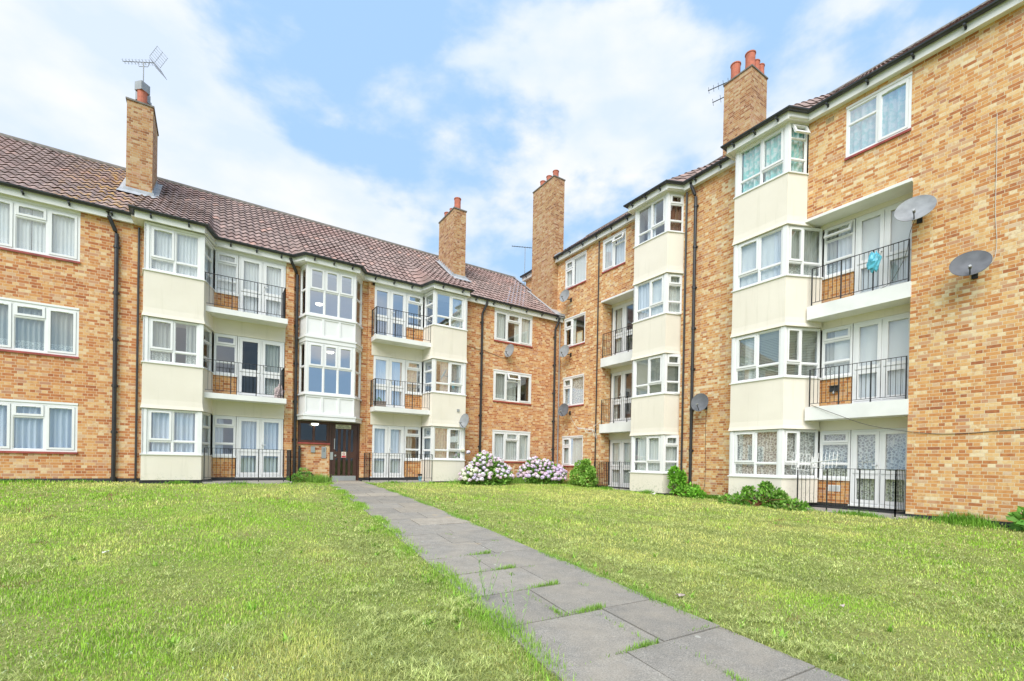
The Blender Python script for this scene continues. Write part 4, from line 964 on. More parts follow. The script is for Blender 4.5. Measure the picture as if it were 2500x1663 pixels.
def palette(x, y, rng):
    n = len(x); big = vnoise(x, y, .33, 1); med = vnoise(x, y, 1.3, 2); sm = vnoise(x, y, 5, 3)
    green = np.array([.34, .58, .06]); yel = np.array([.74, .76, .24]); straw = np.array([.72, .64, .28]); olive = np.array([.46, .52, .18])
    q = np.clip(big * 1.6 + med * .8 + sm * .35 - .92 + rng.normal(0, .2, n), 0, 1)[:, None]
    c = green * (1 - q) + yel * q
    s_ = (rng.random(n) < .08 + .22 * np.clip(med + sm - 1.0, 0, 1))[:, None]; c = np.where(s_, straw, c)
    o_ = (rng.random(n) < .12)[:, None]; c = np.where(o_, olive, c)
    # brown bare scuffs
    sc = (vnoise(x, y, 2.6, 9) + .25 * vnoise(x, y, 9, 10) > 1.02)[:, None] & (rng.random(n) < .5)[:, None]; c = np.where(sc, np.array([.36, .25, .12]), c)
    return np.minimum(c * rng.uniform(.65, 1.38, n)[:, None], .9)
def lawn():
    rng = np.random.default_rng(5); parts = []
    for (d0, d1, dens, wd_, h0) in ((1.9, 4.2, 9600, .0020, .019), (4.2, 7.0, 4800, .0029, .022), (7, 11.5, 1700, .0045, .030), (11.5, 27, 520, .0070, .034)):
        area = math.pi * (d1 ** 2 - d0 ** 2) * (114 / 360); n = int(area * dens); r_ = np.sqrt(rng.uniform(d0 ** 2, d1 ** 2, n)); a = rng.uniform(-R(57), R(57), n)
        x = camx + (fwd[0] * np.cos(a) + rgt[0] * np.sin(a)) * r_; y = camy + (fwd[1] * np.cos(a) + rgt[1] * np.sin(a)) * r_
        k = ~onpath(x, y, .02 + .0) & ~inside(x, y) & (x > 0) & (x < 22); x, y = x[k], y[k]; n = len(x)
        # mown swaths: cuttings lie thick in bands, more towards the path
        pr, pl_ = path_edges(y); dp = np.minimum(np.abs(x - pr), np.abs(x - pl_)); drift = vnoise(x + .6 * y, y * .45, 1.1, 21) * .6 + vnoise(x, y, 3.1, 22) * .5; stripe = .5 + .5 * np.sin((x + .15 * y) * 2 * math.pi / 1.1 + 1.5 * vnoise(x, y, .4, 51)); cut = np.clip(drift * 1.25 + .28 * stripe + np.exp(-(dp - .45) ** 2 / .35) * .5 - .72 + .34 * (x < pr) * np.clip((y - 3) / 6, 0, 1), .05, .92)
        ly = rng.random(n) < cut
        h = np.where(ly, rng.uniform(.025, .07, n) * (1 - .35 * (d0 > 4)), h0 * rng.uniform(.5, 1.5, n)) * (1 + .8 * np.clip((vnoise(x, y, 1.7, 6) - .6) * 4, 0, 1) + .5 * (vnoise(x, y, 6, 7) > .8))
        lean = np.where(ly, rng.uniform(.86, .995, n), rng.uniform(.1, .75, n)); az = rng.uniform(0, 2 * math.pi, n)
        c = palette(x, y, rng); dry = np.array([.62, .66, .26]); dry2 = np.array([.30, .38, .11])
        mixv = rng.random(n)[:, None]; c = np.where(ly[:, None], (dry * mixv + dry2 * (1 - mixv)) * rng.uniform(.65, 1.4, n)[:, None], c)
        w_ = wd_ * rng.uniform(.7, 1.4, n) * np.where(ly, .9, 1)
        heap = np.clip((vnoise(x, y, 4.5, 41) * .6 + vnoise(x, y, 12, 42) * .5 - .52) * 2.2, 0, 1) * np.clip(cut * 1.6, 0, 1); c = np.where(ly[:, None], c * (.70 + .5 * heap[:, None] + .25 * rng.random(n)[:, None]), c); z = gz(x, y) + np.where(ly, rng.uniform(.002, .018, n) + heap * .11 * rng.uniform(.5, 1, n), 0)  # shade among the heaps put into colour: lying cuttings darker in the dips
        parts.append(blades(x, y, h, w_, lean, az, c, z0=z))
        # broad cut leaves and clover scattered in the cuttings
        m_ = int(n * .010); idx = rng.integers(0, n, m_); s_ = rng.uniform(.004, .012, m_) * (1 + .8 * (d0 > 7))
        parts.append(blades(x[idx], y[idx], s_ * 3, s_ * .5, np.full(m_, .97), rng.uniform(0, 6.28, m_), np.array([.46, .56, .30])[None] * rng.uniform(.5, 1.3, m_)[:, None], z0=z[idx] + .018))
    # broad weed leaves in rosettes
    nr = 260; rx = np.concatenate([rng.uniform(3, 20, 150), np.interp(rng.uniform(2, 15, 110), [0, 15], [0, 0])]); ry = rng.uniform(1, 15.5, nr)
    e0, e1 = path_edges(ry); rx[150:] = np.where(rng.random(110) < .5, e0[150:] - rng.uniform(.02, .5, 110), e1[150:] + rng.uniform(.02, .6, 110))
    X = np.repeat(rx, 9) + rng.normal(0, .012, nr * 9); Y = np.repeat(ry, 9) + rng.normal(0, .012, nr * 9); k = ~onpath(X, Y) & ~inside(X, Y); X, Y = X[k], Y[k]; m_ = len(X)
    parts.append(blades(X, Y, rng.uniform(.04, .11, m_), rng.uniform(.006, .013, m_), rng.uniform(.55, .93, m_), rng.uniform(0, 6.28, m_), np.array([.32, .56, .08])[None] * rng.uniform(.7, 1.25, m_)[:, None]))
    V = []; F_ = []; C_ = []; o = 0
    for v, f, c in parts: V.append(v); F_.append(f + o); C_.append(c); o += len(v)
    g = vc_mesh('lawn_grass', np.concatenate(V), np.concatenate(F_), np.concatenate(C_), 'blade'); tag(g, 'short mown grass with dry clippings lying over it', 'grass', kind='stuff')
lawn()
def tufts():
    rng = np.random.default_rng(8); P = []
    def strip(pts, n, h, spread, col, thin=1.0, lift=0.0):
        pts = np.array(pts, float); seg = np.hypot(*np.diff(pts, axis=0).T); cum = np.concatenate([[0], np.cumsum(seg)]); u = rng.random(n) * cum[-1]
        x = np.interp(u, cum, pts[:, 0]); y = np.interp(u, cum, pts[:, 1])
        cl = vnoise(u, u * 0, 2.2, 31); keep = rng.random(n) < np.clip(cl * 2.2 - .6, .05, 1); x, y, cl = x[keep], y[keep], cl[keep]; m_ = len(x)
        x = x + rng.normal(0, spread, m_); y = y + rng.normal(0, spread, m_); hh = h * rng.uniform(.4, 1.3, m_) * (.5 + cl)
        d = np.hypot(x - camx, y - camy); c = np.array(col)[None] * rng.uniform(.7, 1.35, m_)[:, None] * np.array([1, 1, 1])
        P.append(blades(x, y, hh, .0016 * thin + .00030 * d * thin, rng.uniform(.15, .8, m_), rng.uniform(0, 6.28, m_), c, z0=gz(x, y) + lift))
    G1 = (.20, .40, .045); G2 = (.26, .44, .08)
    strip([(21, .03), (15.3, .03)], 1700, .08, .04, G1); strip([(15.2, .52), (13.5, .52)], 700, .10, .05, G1); strip([(13.7, .62), (11.3, .68)], 600, .09, .05, G1)
    strip([(11.3, -.1), (10.3, .2)], 2600, .22, .13, G2); strip([(8.95, .5), (6.5, .62), (6.4, .5), (5.2, .5)], 1100, .09, .06, G1)
    strip([(6.0, .8), (.3, .55)], 9000, .20, .16, G2); strip([(.3, .4), (.25, 2.6)], 3200, .2, .12, G2); strip([(.5, 2.6), (.55, 4.7)], 900, .10, .06, G1)
    strip([(.55, 4.7), (.6, 6.3), (.1, 6.6), (.08, 8.5)], 2600, .12, .06, G1); strip([(.6, 8.5), (.62, 10.3), (.66, 12.8)], 1900, .10, .06, G1)
    strip([(.12, 12.8), (.14, 19)], 9000, .22, .12, (.16, .36, .04)); strip([(.4, 13), (.42, 19)], 4000, .15, .14, G1)
    ys = np.linspace(0, 16, 40); er, el = path_edges(ys)
    strip(np.stack([er - .03, ys], 1), 9000, .05, .05, G2, .8); strip(np.stack([el + .05, ys], 1), 13000, .042, .10, (.34, .50, .09), .8)
    strip(np.stack([el[24:] + .04, ys[24:]], 1), 3000, .075, .07, (.28, .50, .06), .8)
    strip(np.stack([er + .03, ys], 1), 5000, .035, .03, G2, .8, .02); strip(np.stack([el - .04, ys], 1), 9000, .05, .045, (.30, .50, .07), .9, .02); strip(np.stack([el - .10, ys], 1), 2500, .05, .05, (.30, .50, .07), .9, .02)
    # grass growing in the joints
    for y in (14.40, 12.90, 12.15, 13.65, 15.15, 11.4): a, b = path_edges(y); strip([(b - .05, y - .05), ((a + b) / 2 + rng.uniform(-.3, .1), y)], 700, .045, .012, G2, .9, .026)
    for (x0, y0, x1, y1) in ((10.95, 12.92, 11.02, 13.6), (10.62, 14.42, 10.75, 15.1), (10.35, 14.38, 10.1, 14.42), (10.72, 13.75, 10.78, 14.3), (10.95, 15.1, 10.75, 15.16)): strip([(x0, y0), (x1, y1)], 800, .05, .014, G2, .9, .026)
    for (x, y) in ((10.35, 12.16), (10.3, 13.0), (10.75, 12.3), (10.5, 11.5), (10.0, 10.7), (10.4, 10.0)): strip([(x, y), (x - .02, y + .10)], 300, .05, .02, G2, .9, .026)
    V = []; F_ = []; C_ = []; o = 0
    for v, f, c in P: V.append(v); F_.append(f + o); C_.append(c); o += len(v)
    g = vc_mesh('grass_tufts', np.concatenate(V), np.concatenate(F_), np.concatenate(C_), 'blade'); tag(g, 'longer bright green grass fringing the walls and the paved path', 'grass', kind='stuff')
tufts()

# ------------------------------------------------------------------ shrubs
def leaf_cloud(rng, n, centres, radii, size, cols, up=.3, shell=.55):
    """leaves: bent diamonds of 2 quads sharing the midrib"""
    k = rng.integers(0, len(centres), n); c = np.array(centres)[k]; r_ = np.array(radii)[k]
    d = rng.normal(0, 1, (n, 3)); d /= np.linalg.norm(d, axis=1)[:, None]; rad = rng.uniform(shell, 1.05, n) ** .6
    p = c + d * r_ * rad[:, None] * np.array([1, 1, 1])
    f = d * .6 + rng.normal(0, .55, (n, 3)) + np.array([0, 0, up]); f /= np.linalg.norm(f, axis=1)[:, None]       # along the leaf
    t_ = np.cross(f, rng.normal(0, 1, (n, 3)) + d * .2); t_ /= np.linalg.norm(t_, axis=1)[:, None]; nn = np.cross(f, t_)
    s_ = size * rng.uniform(.6, 1.35, n)[:, None]
    V = np.stack([p, p + f * s_ * .45 + t_ * s_ * .30 + nn * s_ * .08, p + f * s_ - nn * s_ * .08, p + f * s_ * .45 - t_ * s_ * .30 + nn * s_ * .08], 1)
    b = np.arange(n) * 4; F_ = np.stack([np.stack([b, b + 1, b + 2], 1), np.stack([b, b + 2, b + 3], 1)], 1).reshape(-1, 3)
    ci = np.array(cols)[rng.integers(0, len(cols), n)] * rng.uniform(.85, 1.75, n)[:, None]
    return V.reshape(-1, 3), F_, np.repeat(ci, 4, 0)
def stems(rng, base, tips, r0=.012, mat='wood', parent=None, name='stems'):
    mb = MB()
    for tp in tips:
        b = Vector(base) + Vector((rng.normal(0, .08), rng.normal(0, .08), 0)); tpv = Vector(tp); m_ = b.lerp(tpv, .5) + Vector((rng.normal(0, .05), rng.normal(0, .05), .08))
        mb.tube([b, m_, tpv], [r0, r0 * .7, r0 * .3], 5)
    return mb.build(name, mat, parent)
def shrub(name, label, cat, loc, blobs, n, size, cols, seed, group=None, ntips=24, up=.3):
    rng = np.random.default_rng(seed); z = float(gz(loc[0], loc[1])); L_ = (loc[0], loc[1], z); t = thing(name, label, cat, L_, group)
    cs = [(loc[0] + a, loc[1] + b, z + c) for a, b, c, *_ in blobs]; rs = [q[3] if isinstance(q[3], tuple) else (q[3],) * 3 for q in blobs]
    V, F_, C_ = leaf_cloud(rng, n, cs, rs, size, cols, up)
    V[:, 2] = np.maximum(V[:, 2], z - .02); V[:, 0] = np.maximum(V[:, 0], .03); V[:, 1] = np.maximum(V[:, 1], AY + .03)
    vc_mesh('foliage', V, F_, C_, 'leaf', t, L_)
    tips = [tuple(np.array(cs[rng.integers(len(cs))]) + rng.normal(0, .6, 3) * np.array(rs[0]) * .5) for _ in range(ntips)]
    tips = [(max(a, .05), max(b, AY + .05), max(c, z + .1)) for a, b, c in tips]
    stems(rng, L_, tips, parent=t); return t, cs, rs, rng, z
def hydrangea(label, loc, blobs, n, seed, heads, cols_h, extra=()):
    t, cs, rs, rng, z = shrub('hydrangea_bush', label, 'bush', loc, blobs, n, .105, [(.12, .27, .04), (.17, .35, .05), (.24, .44, .08), (.09, .19, .03)], seed, 'hydrangea bushes against the brick wall', up=.15)
    # one flower head: small four-petalled florets over a ball
    protos = []
    for ci in range(len(cols_h)):
        m_ = 95; d = rng.normal(0, 1, (m_, 3)); d /= np.linalg.norm(d, axis=1)[:, None]; d[:, 2] = np.where(d[:, 2] < -.4, -d[:, 2], d[:, 2]); p = d * .062
        a = np.cross(d, rng.normal(0, 1, (m_, 3))); a /= np.linalg.norm(a, axis=1)[:, None]; b = np.cross(d, a); s_ = .014
        V = np.stack([p + a * s_, p + b * s_, p - a * s_, p - b * s_], 1); V[:, 0] += d * .004; V[:, 2] += d * .004
        F_ = (np.arange(m_)[:, None] * 4 + np.arange(4)); C_ = np.repeat(np.array(cols_h[ci])[None] * rng.uniform(.8, 1.15, m_)[:, None], 4, 0)
        core = MB(); core.lathe((0, 0, 0), [(.001, -.045), (.04, -.03), (.055, 0), (.04, .035), (.001, .05)], 8)
        nv = len(V) * 4; cv = np.array(core.v); Vv = np.concatenate([V.reshape(-1, 3), cv]); Ff = np.concatenate([F_, np.array(core.f) + nv]); Cc = np.concatenate([C_, np.tile(np.array(cols_h[ci]) * .6, (len(cv), 1))])
        protos.append((Vv, Ff, Cc))
    objs = {}
    tocam = np.array([camx - loc[0], camy - loc[1], .3]); tocam /= np.linalg.norm(tocam); placed = []; tries = 0
    while len(placed) < heads and tries < 6000:
        tries += 1; k = rng.integers(len(cs)); d = rng.normal(0, 1, 3); d /= np.linalg.norm(d)
        if d @ tocam < -.15 or d[2] < -.35: continue
        q = np.array(cs[k]) + d * np.array(rs[k]) * 1.02
        if any(np.sum(((q - np.array(c2)) / np.array(r2)) ** 2) < .80 for c2, r2 in zip(cs, rs)) or q[2] < z + .06 or q[0] < .08 or q[1] < AY + .08: continue
        if any(np.linalg.norm(q - w) < .12 for w in placed): continue
        placed.append(q)
    placed += [np.array((loc[0] + a, loc[1] + b, z + c)) for a, b, c in extra]
    for i, q in enumerate(placed):
        ci = int(rng.integers(len(protos)))
        if ci not in objs: o = vc_mesh('flower_head', *protos[ci], 'petal', t); objs[ci] = o
        else: o = objs[ci].copy(); COL.objects.link(o); o.parent = t
        sc = rng.uniform(.95, 1.6) ; o.scale = (sc,) * 3; o.location = Vector(q.tolist()) - t.location; o.rotation_euler = (rng.uniform(-.4, .4), rng.uniform(-.4, .4), rng.uniform(0, 6))
    return t
PC = [(.92, .72, .86), (.84, .74, .94), (.95, .80, .88), (.92, .91, .72), (.93, .86, .95)]
hydrangea('large hydrangea bush with big pale mauve flower heads beside the rendered bay', (4.62, 1.05), [(.05, 0, .50, (.66, .52, .52)), (-.62, .05, .36, (.52, .46, .42)), (.66, .12, .28, (.42, .45, .34)), (.12, .1, .82, (.38, .35, .40)), (-.35, .1, .66, (.36, .3, .34)), (-.2, .45, .26, (.75, .34, .30))], 4200, 3, 80, PC, [(.62, -.7, 1.28), (.40, -.65, 1.22), (-.35, -.2, 1.02)])
hydrangea('wide low hydrangea bush with small lilac flower heads in the corner by the grey pipe', (1.62, .62), [(0, 0, .46, (.60, .44, .50)), (.68, .05, .36, (.44, .38, .42)), (-.72, .1, .38, (.50, .38, .42)), (.25, -.1, .74, (.38, .3, .34)), (-.35, -.1, .66, (.34, .3, .34)), (0, .35, .22, (1.05, .32, .28))], 4400, 4, 92, [(.88, .68, .88), (.82, .70, .94), (.94, .74, .84), (.92, .84, .92)])
LG = [(.18, .36, .05), (.25, .45, .07), (.34, .54, .12), (.12, .24, .04)]
shrub('shrub', 'rounded leafy green shrub in front of the balcony railing in the corner', 'bush', (.62, 2.35), [(0, 0, .50, (.34, .40, .42)), (.05, .28, .30, (.36, .34, .28)), (.0, -.25, .78, (.26, .28, .30)), (.1, .12, .92, (.18, .2, .2)), (.15, -.42, .42, (.22, .24, .3)), (.1, .45, .62, (.16, .18, .2))], 3300, .085, LG, 12)
shrub('shrub', 'bright green sapling shrub growing beside the foot of the rendered bay', 'bush', (.42, 6.85), [(.0, -.15, .38, (.24, .26, .36)), (0, .25, .2, (.28, .38, .22)), (.05, -.25, .72, (.14, .15, .26)), (.1, .62, .12, (.22, .26, .14)), (.1, .05, .62, (.1, .12, .2))], 1900, .11, [(.16, .38, .035), (.22, .46, .06), (.12, .28, .03)], 13)
shrub('bramble', 'low spreading bramble patch under the nearest rendered bay', 'bush', (.95, 9.7), [(0, 0, .16, (.34, .66, .22)), (-.1, .3, .28, (.24, .38, .22)), (0, -.7, .10, (.26, .46, .13)), (.05, .9, .10, (.24, .38, .15)), (-.15, .15, .5, (.08, .14, .16)), (-.1, -.3, .36, (.1, .16, .14)), (0, .6, .3, (.12, .16, .14))], 2600, .09, [(.13, .30, .035), (.18, .37, .05), (.09, .20, .03), (.28, .40, .12)], 14)
shrub('dock_plant', 'broad-leaved green plant at the foot of the brick wall by the right edge', 'plant', (.35, 14.75), [(0, 0, .2, (.25, .3, .22)), (0, .3, .3, (.2, .3, .25))], 420, .16, [(.10, .26, .04), (.16, .34, .06)], 15, ntips=10)
shrub('weed_clump', 'leafy weed clump at the foot of the waste pipe by the entrance', 'plant', (10.95, .0), [(0, 0, .22, (.22, .16, .25)), (.25, .1, .12, (.25, .15, .14))], 700, .055, [(.16, .34, .05), (.22, .42, .08)], 16, ntips=10)
def tall_weed(loc, label, seed):
    rng = np.random.default_rng(seed); z = float(gz(*loc)); t = thing('tall_weed', label, 'plant', (loc[0], loc[1], z)); mb = MB(); V = []; n0 = 0; P_ = []
    for k in range(5):
        a = rng.uniform(0, 6.28); l = rng.uniform(.22, .46); b = Vector((loc[0], loc[1], z)); tip = b + Vector((math.cos(a) * .12, math.sin(a) * .12, l)); md = b.lerp(tip, .5) + Vector((rng.normal(0, .015), rng.normal(0, .015), 0)); mb.tube([b, md, tip], [.0025, .002, .001], 4)
        for j in range(7):
            f_ = .25 + .75 * j / 6; q = b.lerp(tip, f_); P_.append((q.x, q.y, q.z))
    mb.build('stems', M['leafstem'], t); P_ = np.array(P_); n = len(P_)
    v, f, c = blades(P_[:, 0], P_[:, 1], rng.uniform(.03, .07, n), np.full(n, .0045), rng.uniform(.6, .95, n), rng.uniform(0, 6.28, n), np.array([.30, .50, .14])[None] * rng.uniform(.8, 1.3, n)[:, None], z0=P_[:, 2])
    vc_mesh('leaves', v, f, c, 'leaf', t, (loc[0], loc[1], z))
M['leafstem'] = plain('green_stem', (.24, .40, .12), .7)
tall_weed((11.38, 12.95), 'tall spindly green weed leaning over the left edge of the paved path', 5)
tall_weed((11.55, 13.7), 'spindly weed at the nearest left edge of the paved path', 9)

# ------------------------------------------------------------------ dishes and aerials
def dish(label, loc, wall_F, size, yaw, mat='dish', reach=.28, tilt=10, group='satellite dishes on the two blocks', cable=False):
    """loc: point on the wall; yaw: world heading of the dish face in degrees"""
    t = thing('satellite_dish', label, 'satellite dish', loc, group)
    nd = Vector((wall_F.nd[0], wall_F.nd[1], 0)); base = Vector(loc); c = base + nd * reach + Vector((0, 0, .10))
    f = Vector((math.cos(R(yaw)) * math.cos(R(tilt)), math.sin(R(yaw)) * math.cos(R(tilt)), math.sin(R(tilt)))); q = f.to_track_quat('Z', 'Y').to_matrix()
    m = q @ Matrix.Diagonal((1, 1.02 if size > .3 else 1.06, 1))
    c = c + f * .05
    a = MB(); pr = [(r_ * size, -.035 * size / .3 + .13 * size * r_ * r_ * 1.6) for r_ in (.001, .2, .4, .6, .8, .95, 1.0)]
    a.lathe(c, pr + [(size * 1.012, pr[-1][1] + .004), (size * 1.0, pr[-1][1] - .012)] + [(r_, h - .014) for r_, h in pr[::-1]][1:], 30, m); a.build('reflector', mat, t, smooth=True)
    b = MB(); b.box(wall_F, 0, 0, 0, 0, 0, 0) if False else None
    s0 = wall_F.sd @ (np.array(loc[:2]) - wall_F.o)
    b = MB(); b.box(wall_F, s0 - .05, s0 + .05, 0.001 + (wall_F.nd @ (np.array(loc[:2]) - wall_F.o)), .02 + (wall_F.nd @ (np.array(loc[:2]) - wall_F.o)), loc[2] - .09, loc[2] + .09)
    b.tube([base, base + nd * reach * .7, base + nd * reach + Vector((0, 0, .02)), c - f * .06], .018, 8); b.build('wall_bracket', 'black', t)
    lo = Vector((0, 0, -1)); lo = (lo - f * lo.dot(f)).normalized(); e = c + lo * size * .95 + f * .02; tip = c + f * size * (.8 if tilt < 24 else .5) + lo * size * (.45 if tilt < 24 else .7)
    g_ = MB(); g_.tube([e, tip], .011, 6); g_.build('feed_arm', 'black', t)
    h_ = MB(); h_.tube([tip - f * .07 - lo * .03, tip + f * .03], [.03, .024], 10); h_.build('receiver', 'greym', t)
    return t
dish('pale grey dish below the top right window of the three-storey wing', FA.P(2.93, 0, 4.62), FA, .27, 12, 'dishl', .24)
dish('pale grey dish on the edge of the rendered bay above the large hydrangea', (5.28, AY + .505, 1.45), FA, .27, 12, 'dishl', .28)
dish('small dish under the topmost corner window of the four-storey block', (0.0, .50, 7.36), FB, .27, 12, 'dishl', .34)
dish('small pale dish under the corner window with the picture frame', (0.0, .55, 2.26 + 2.62), FB, .27, 12, 'dishl', .34)
dish('mid grey dish under the corner window with the lace curtain', (0.0, .58, 2.26), FB, .28, 12, 'dish', .34)
dish('dark grey dish in front of the thick black downpipe on the four-storey block', (0.0, 7.42, 1.93), FB, .28, 12, 'dish', .30)
dish('largest tilted grey dish on the corner of the upper right balcony', (0.0, 12.80, 5.74), FB, .36, 12, 'dishl', .30, tilt=27)
dish('dark grey dish on the far right brick wall below a white cable', (0.0, 13.74, 4.17), FB, .32, 12, 'dish', .34, tilt=27)
def aerial(label, base, mast, boom_dir, length, els, el_len, reflector=False, base2=None, mat='alu', group='television aerials', seed=1, roll=0, name='tv_aerial', th=1.0):
    t = thing(name, label, 'aerial', base, group); b = Vector(base); top = b + Vector((0, 0, mast)); d = Vector(boom_dir).normalized(); sd = d.cross(Vector((0, 0, 1))).normalized(); sd = (Matrix.Rotation(roll, 3, d) @ sd); up = d.cross(sd)
    if mast > 0: a = MB(); a.tube([b, top], .016, 8); a.build('mast', 'greym', t)
    a = MB(); s_ = top - d * length * .35; e = top + d * length * .65; a.tube([s_, e], .010 * th, 6)
    for i in range(els):
        p = s_.lerp(e, .12 + .86 * i / max(1, els - 1)); l = el_len * (1 - .25 * i / els); a.tube([p - sd * l, p + sd * l], .0045 * th, 4)
        if reflector: a.tube([p - sd * l * .5 - up * .05, p - sd * l * .5 + up * .05], .004, 4); a.tube([p + sd * l * .5 - up * .05, p + sd * l * .5 + up * .05], .004, 4)
    a.build('antenna_array', mat, t)
    if reflector:
        a = MB()
        for sg in (-1, 1):
            o = s_; ax = (up * sg * math.cos(R(35)) - d * math.sin(R(35)))
            for k in range(6): q = o + ax * (.04 + .075 * k); a.tube([q - sd * .22, q + sd * .22], .005, 4)
            for w in (-.22, 0, .22): a.tube([o + sd * w + ax * .02, o + sd * w + ax * .43], .006, 4)
        a.build('reflector_grid', mat, t)
        a = MB(); a.tube([top - d * .20, top - d * .14 - Vector((0, 0, .14)), top + d * .14 - Vector((0, 0, .14)), top + d * .20], .008, 6); a.build('cradle', mat, t)
    return t
aerial('television aerial with grid reflector above the left chimney', (15.50, -2.30, 10.98), 1.55, (.838, -.546, .03), 1.0, 9, .12, True)
aerial('small aerial on a thin mast behind the tiled roof beside the tallest chimney', (-.9, -4.6, 9.6), 2.3, (.9, -.45, .02), 1.15, 8, .10, False, th=1.6, mat='black')
_a = aerial('upper of two dark aerials sticking out left of the right chimney', (-3.65, 5.85, 15.1), 0.25, (.35, -1, .0), 1.5, 8, .14, roll=R(60), th=1.6, mat='black'); 
_b = aerial('lower of two dark aerials sticking out left of the right chimney', (-3.55, 5.75, 14.72), 0.05, (.35, -1, -.05), 1.0, 4, .15, roll=R(60), th=1.6, mat='black')
aerial('battered aerial fixed to the brick above the shrub in the corner', (0.12, 1.95, 1.40), 0.05, (.25, -1, .15), .85, 7, .09, True, roll=R(20), th=1.8, mat='whitep')
aerial('bare aerial standing on the ground floor railing of the nearest balcony', (.52, 11.05, 0.0), .16, (.3, .9, .12), .75, 7, .26, True, roll=R(75), th=1.5, mat='whitep')
def cable(label, pts, r=.006, mat='cable', n=10):
    m_ = MB(); P_ = [Vector(p) for p in pts]; out_ = []
    for i in range(len(P_) - 1):
        p0, p1, p2, p3 = P_[max(i - 1, 0)], P_[i], P_[i + 1], P_[min(i + 2, len(P_) - 1)]
        for k in range(n):
            u = k / n; out_.append(.5 * ((2 * p1) + (p2 - p0) * u + (2 * p0 - 5 * p1 + 4 * p2 - p3) * u * u + (3 * p1 - p0 - 3 * p2 + p3) * u ** 3))
    out_.append(P_[-1]); m_.tube(out_, r, 5); o = m_.build('cable', mat); recentre(o, pts[0]); tag(o, label, 'cable', 'cables clipped to the walls'); return o
cable('white cable running up the far right brick wall from a dish', [(.05, 13.78, 4.22), (.012, 14.0, 4.34), (.012, 14.06, 4.7), (.012, 14.03, 5.4), (.012, 14.03, 6.4), (.012, 14.02, 7.40)], .0055, 'cablew')
cable('thin dark cable sagging from the first-floor balcony across the right brick wall', [(.06, 10.62, 1.68), (.10, 11.2, 1.40), (.08, 11.9, 1.08), (.03, 12.7, .88), (.014, 13.4, .80), (.014, 14.3, .84), (.014, 16, .95)], .007)
cable('dark cable from the dish below the window to the downpipe on the three-storey wing', [FA.P(2.95, .02, 4.45), FA.P(3.3, .015, 4.46), FA.P(4.0, .015, 4.60), FA.P(4.3, .015, 4.62), FA.P(5.0, .02, 4.7)], .007)
cable('dark cable hanging from the largest dish onto the balcony floor', [(.25, 12.78, 5.66), (.12, 12.66, 5.45), (.10, 12.60, 5.05), (.02, 12.45, 4.75), (-.02, 12.2, 4.42), (-.1, 11.7, 4.38)], .006)
cable('thin dark cable down the brick below the dish by the downpipe', [(.02, 7.45, 1.85), (.012, 7.42, 1.2), (.012, 7.44, .2), (.012, 7.43, -.6), (.03, 7.36, -.85)], .006)
cable('pale cable slanting down the corner brick under the lowest small dish', [(.02, .62, 2.1), (.012, .9, 1.75), (.012, 1.3, 1.42)], .007, 'cablew')

# ------------------------------------------------------------------ small things
def blob(name, label, cat, loc, mat, rx, ry, rz, seed, crumple=.18, group=None):
    rng = np.random.default_rng(seed); bm = bpy.data.meshes.new(name); m_ = MB(); prof = [(max(.001, math.sin(math.pi * k / 10)), -math.cos(math.pi * k / 10)) for k in range(11)]
    m_.lathe((0, 0, 0), prof, 18); v = np.array(m_.v); 
    nn = vnoise(v[:, 0] * 2 + v[:, 2], v[:, 1] * 2 - v[:, 2], 2.0, seed) - .5 + .5 * (vnoise(v[:, 0] * 3 - v[:, 2] * 2, v[:, 1] * 3 + v[:, 2], 3, seed + 1) - .5)
    v = v * (1 + crumple * 2 * nn[:, None]) * np.array([rx, ry, rz]); m_.v = [tuple(np.array(loc) + q) for q in v]
    o = m_.build(name, mat); recentre(o, loc); tag(o, label, cat, group); return o
blob('plastic_bag', 'crumpled blue plastic bag tied to the upper right balcony railing', 'bag', (.04, 11.95, 5.05), 'bag', .07, .13, .22, 3, .35)
blob('bundle', 'pink and white patterned bundle in the corner of the middle left balcony', 'bundle', FA.P(11.72, .12, 2.10), 'pink', .14, .12, .24, 5, .35)
t = thing('planter', 'clay planter with a small green plant on the balcony floor right of the stairwell', 'planter', FA.P(8.42, .12, 1.93))
a = MB(); a.box(FA, 8.23, 8.61, .02, .22, 1.93, 2.09); a.box(FA, 8.21, 8.63, .0, .24, 2.091, 2.12); a.build('trough', 'planter', t)
v, f, c = leaf_cloud(np.random.default_rng(3), 50, [FA.P(8.46, .12, 2.16)], [(.07, .05, .07)], .06, [(.12, .25, .05)]); vc_mesh('foliage', v, f, c, 'leaf', t, tuple(t.location))
t = thing('flower_pot', 'small pale blue plastic pot on the concrete by the ground floor railing', 'pot', FA.P(6.95, .42, -.76)); a = MB(); a.lathe(t.location, [(.05, 0), (.075, .15), (.082, .15), (.082, .17), (.07, .17), (.05, .03), (.001, .03)], 14); a.build('pot', 'bluepot', t); a = MB(); a.box(FA, 6.88, 7.02, .36, .46, -.57, -.50); a.build('black_tray', 'black', t)
t = thing('wall_lamp', 'black box lamp on the brick panel of the first-floor right balcony', 'lamp', (-.49, 10.94, 2.12)); a = MB(); a.box(FB, 10.84, 11.04, -.50, -.42, 2.06, 2.20); a.box(FB, 10.83, 11.05, -.50, -.38, 2.20, 2.215); a.build('housing', 'black', t); a = MB(); a.tube([FB.P(10.94, -.45, 2.06), FB.P(10.94, -.40, 2.0)], [.035, .02], 8); a.build('sensor', 'greym', t)
t = thing('picture_frame', 'empty picture frame leaning inside the second floor corner window', 'picture frame', (-.2, 1.02, 5.34)); a = MB()
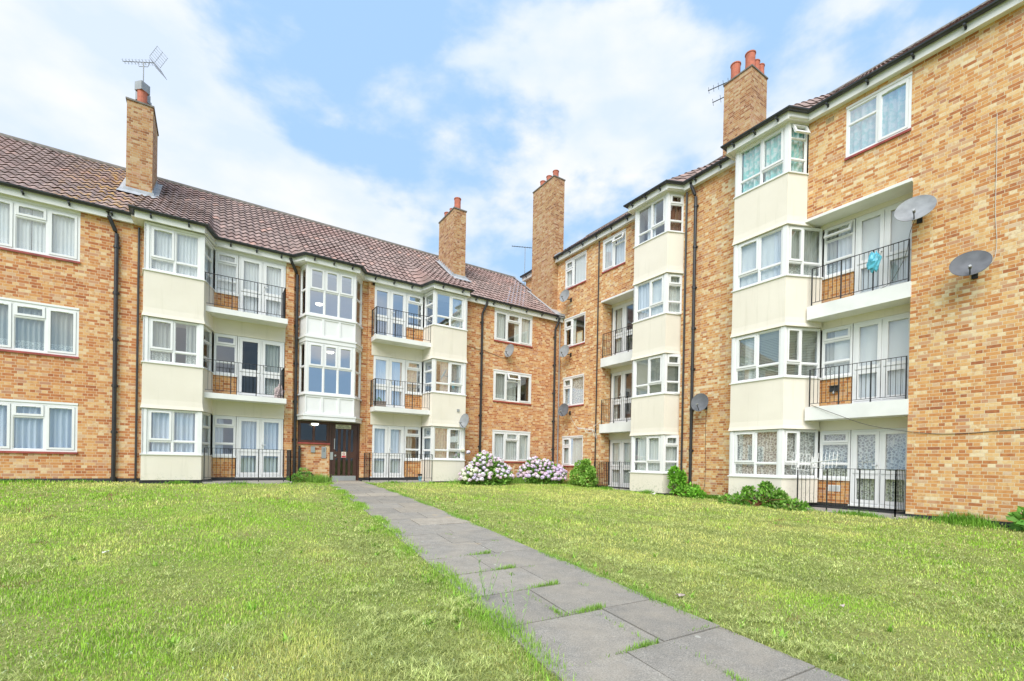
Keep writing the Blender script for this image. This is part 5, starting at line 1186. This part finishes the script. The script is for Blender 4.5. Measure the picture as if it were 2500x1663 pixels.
for q in ((.80, .84, 5.33, 5.86), (1.16, 1.20, 5.33, 5.86), (.84, 1.16, 5.33, 5.37), (.84, 1.16, 5.82, 5.86)): a.box(FB, q[0], q[1], -.12, -.10, q[2], q[3])
a.build('frame', 'airbrick', t); a = MB(); a.box(FB, .84, 1.16, -.118, -.11, 5.37, 5.82); a.build('backing', 'signw', t)
t = thing('letter_ornament', 'grey letter ornament standing inside the top right window of the three-storey wing', 'ornament', FA.P(2.86, -.09, 5.26)); text('a', .26, FA, 2.86, -.09, 5.30, 'greym', t, 'letter', .012)
# rotten stake, litter
a = MB(); a.tube([(.16, 8.28, -1.06), (.14, 8.30, -.85), (.13, 8.27, -.72)], [.06, .05, .012], 7); o = a.build('wooden_stake', 'wood'); recentre(o, (.15, 8.28, -1.06)); tag(o, 'broken rotten wooden stake leaning at the foot of the wall between the bays', 'stake')
def scrap(label, loc, s_, mat, seed):
    rng = np.random.default_rng(seed); z = float(gz(*loc)) + .035; m_ = MB(); g = 5; P_ = {}
    for i in range(g):
        for j in range(g): P_[i, j] = (loc[0] + (i / (g - 1) - .5) * s_ * 1.4 + rng.normal(0, s_ * .08), loc[1] + (j / (g - 1) - .5) * s_ + rng.normal(0, s_ * .08), z + abs(rng.normal(0, s_ * .28)))
    for i in range(g - 1):
        for j in range(g - 1): m_.quad([P_[i, j], P_[i + 1, j], P_[i + 1, j + 1], P_[i, j + 1]]); m_.quad([tuple(np.array(P_[k]) - (0, 0, .003)) for k in ((i, j), (i, j + 1), (i + 1, j + 1), (i + 1, j))])
    o = m_.build('paper_scrap', mat); recentre(o, (*loc, z)); tag(o, label, 'litter', 'scraps of litter on the lawn')
scrap('crumpled brown paper scrap on the grass by the right edge of the path', (9.66, 13.78), .06, 'litter', 1)
scrap('small pink scrap in the clippings far to the right of the path', (8.55, 14.75), .03, 'pink', 2)
scrap('flat pale stone-like scrap on the grass below the far rendered bay', (1.05, 6.2), .12, 'signw', 3)
scrap('white scrap on the lawn left of the path', (14.6, 9.4), .045, 'signw', 4)
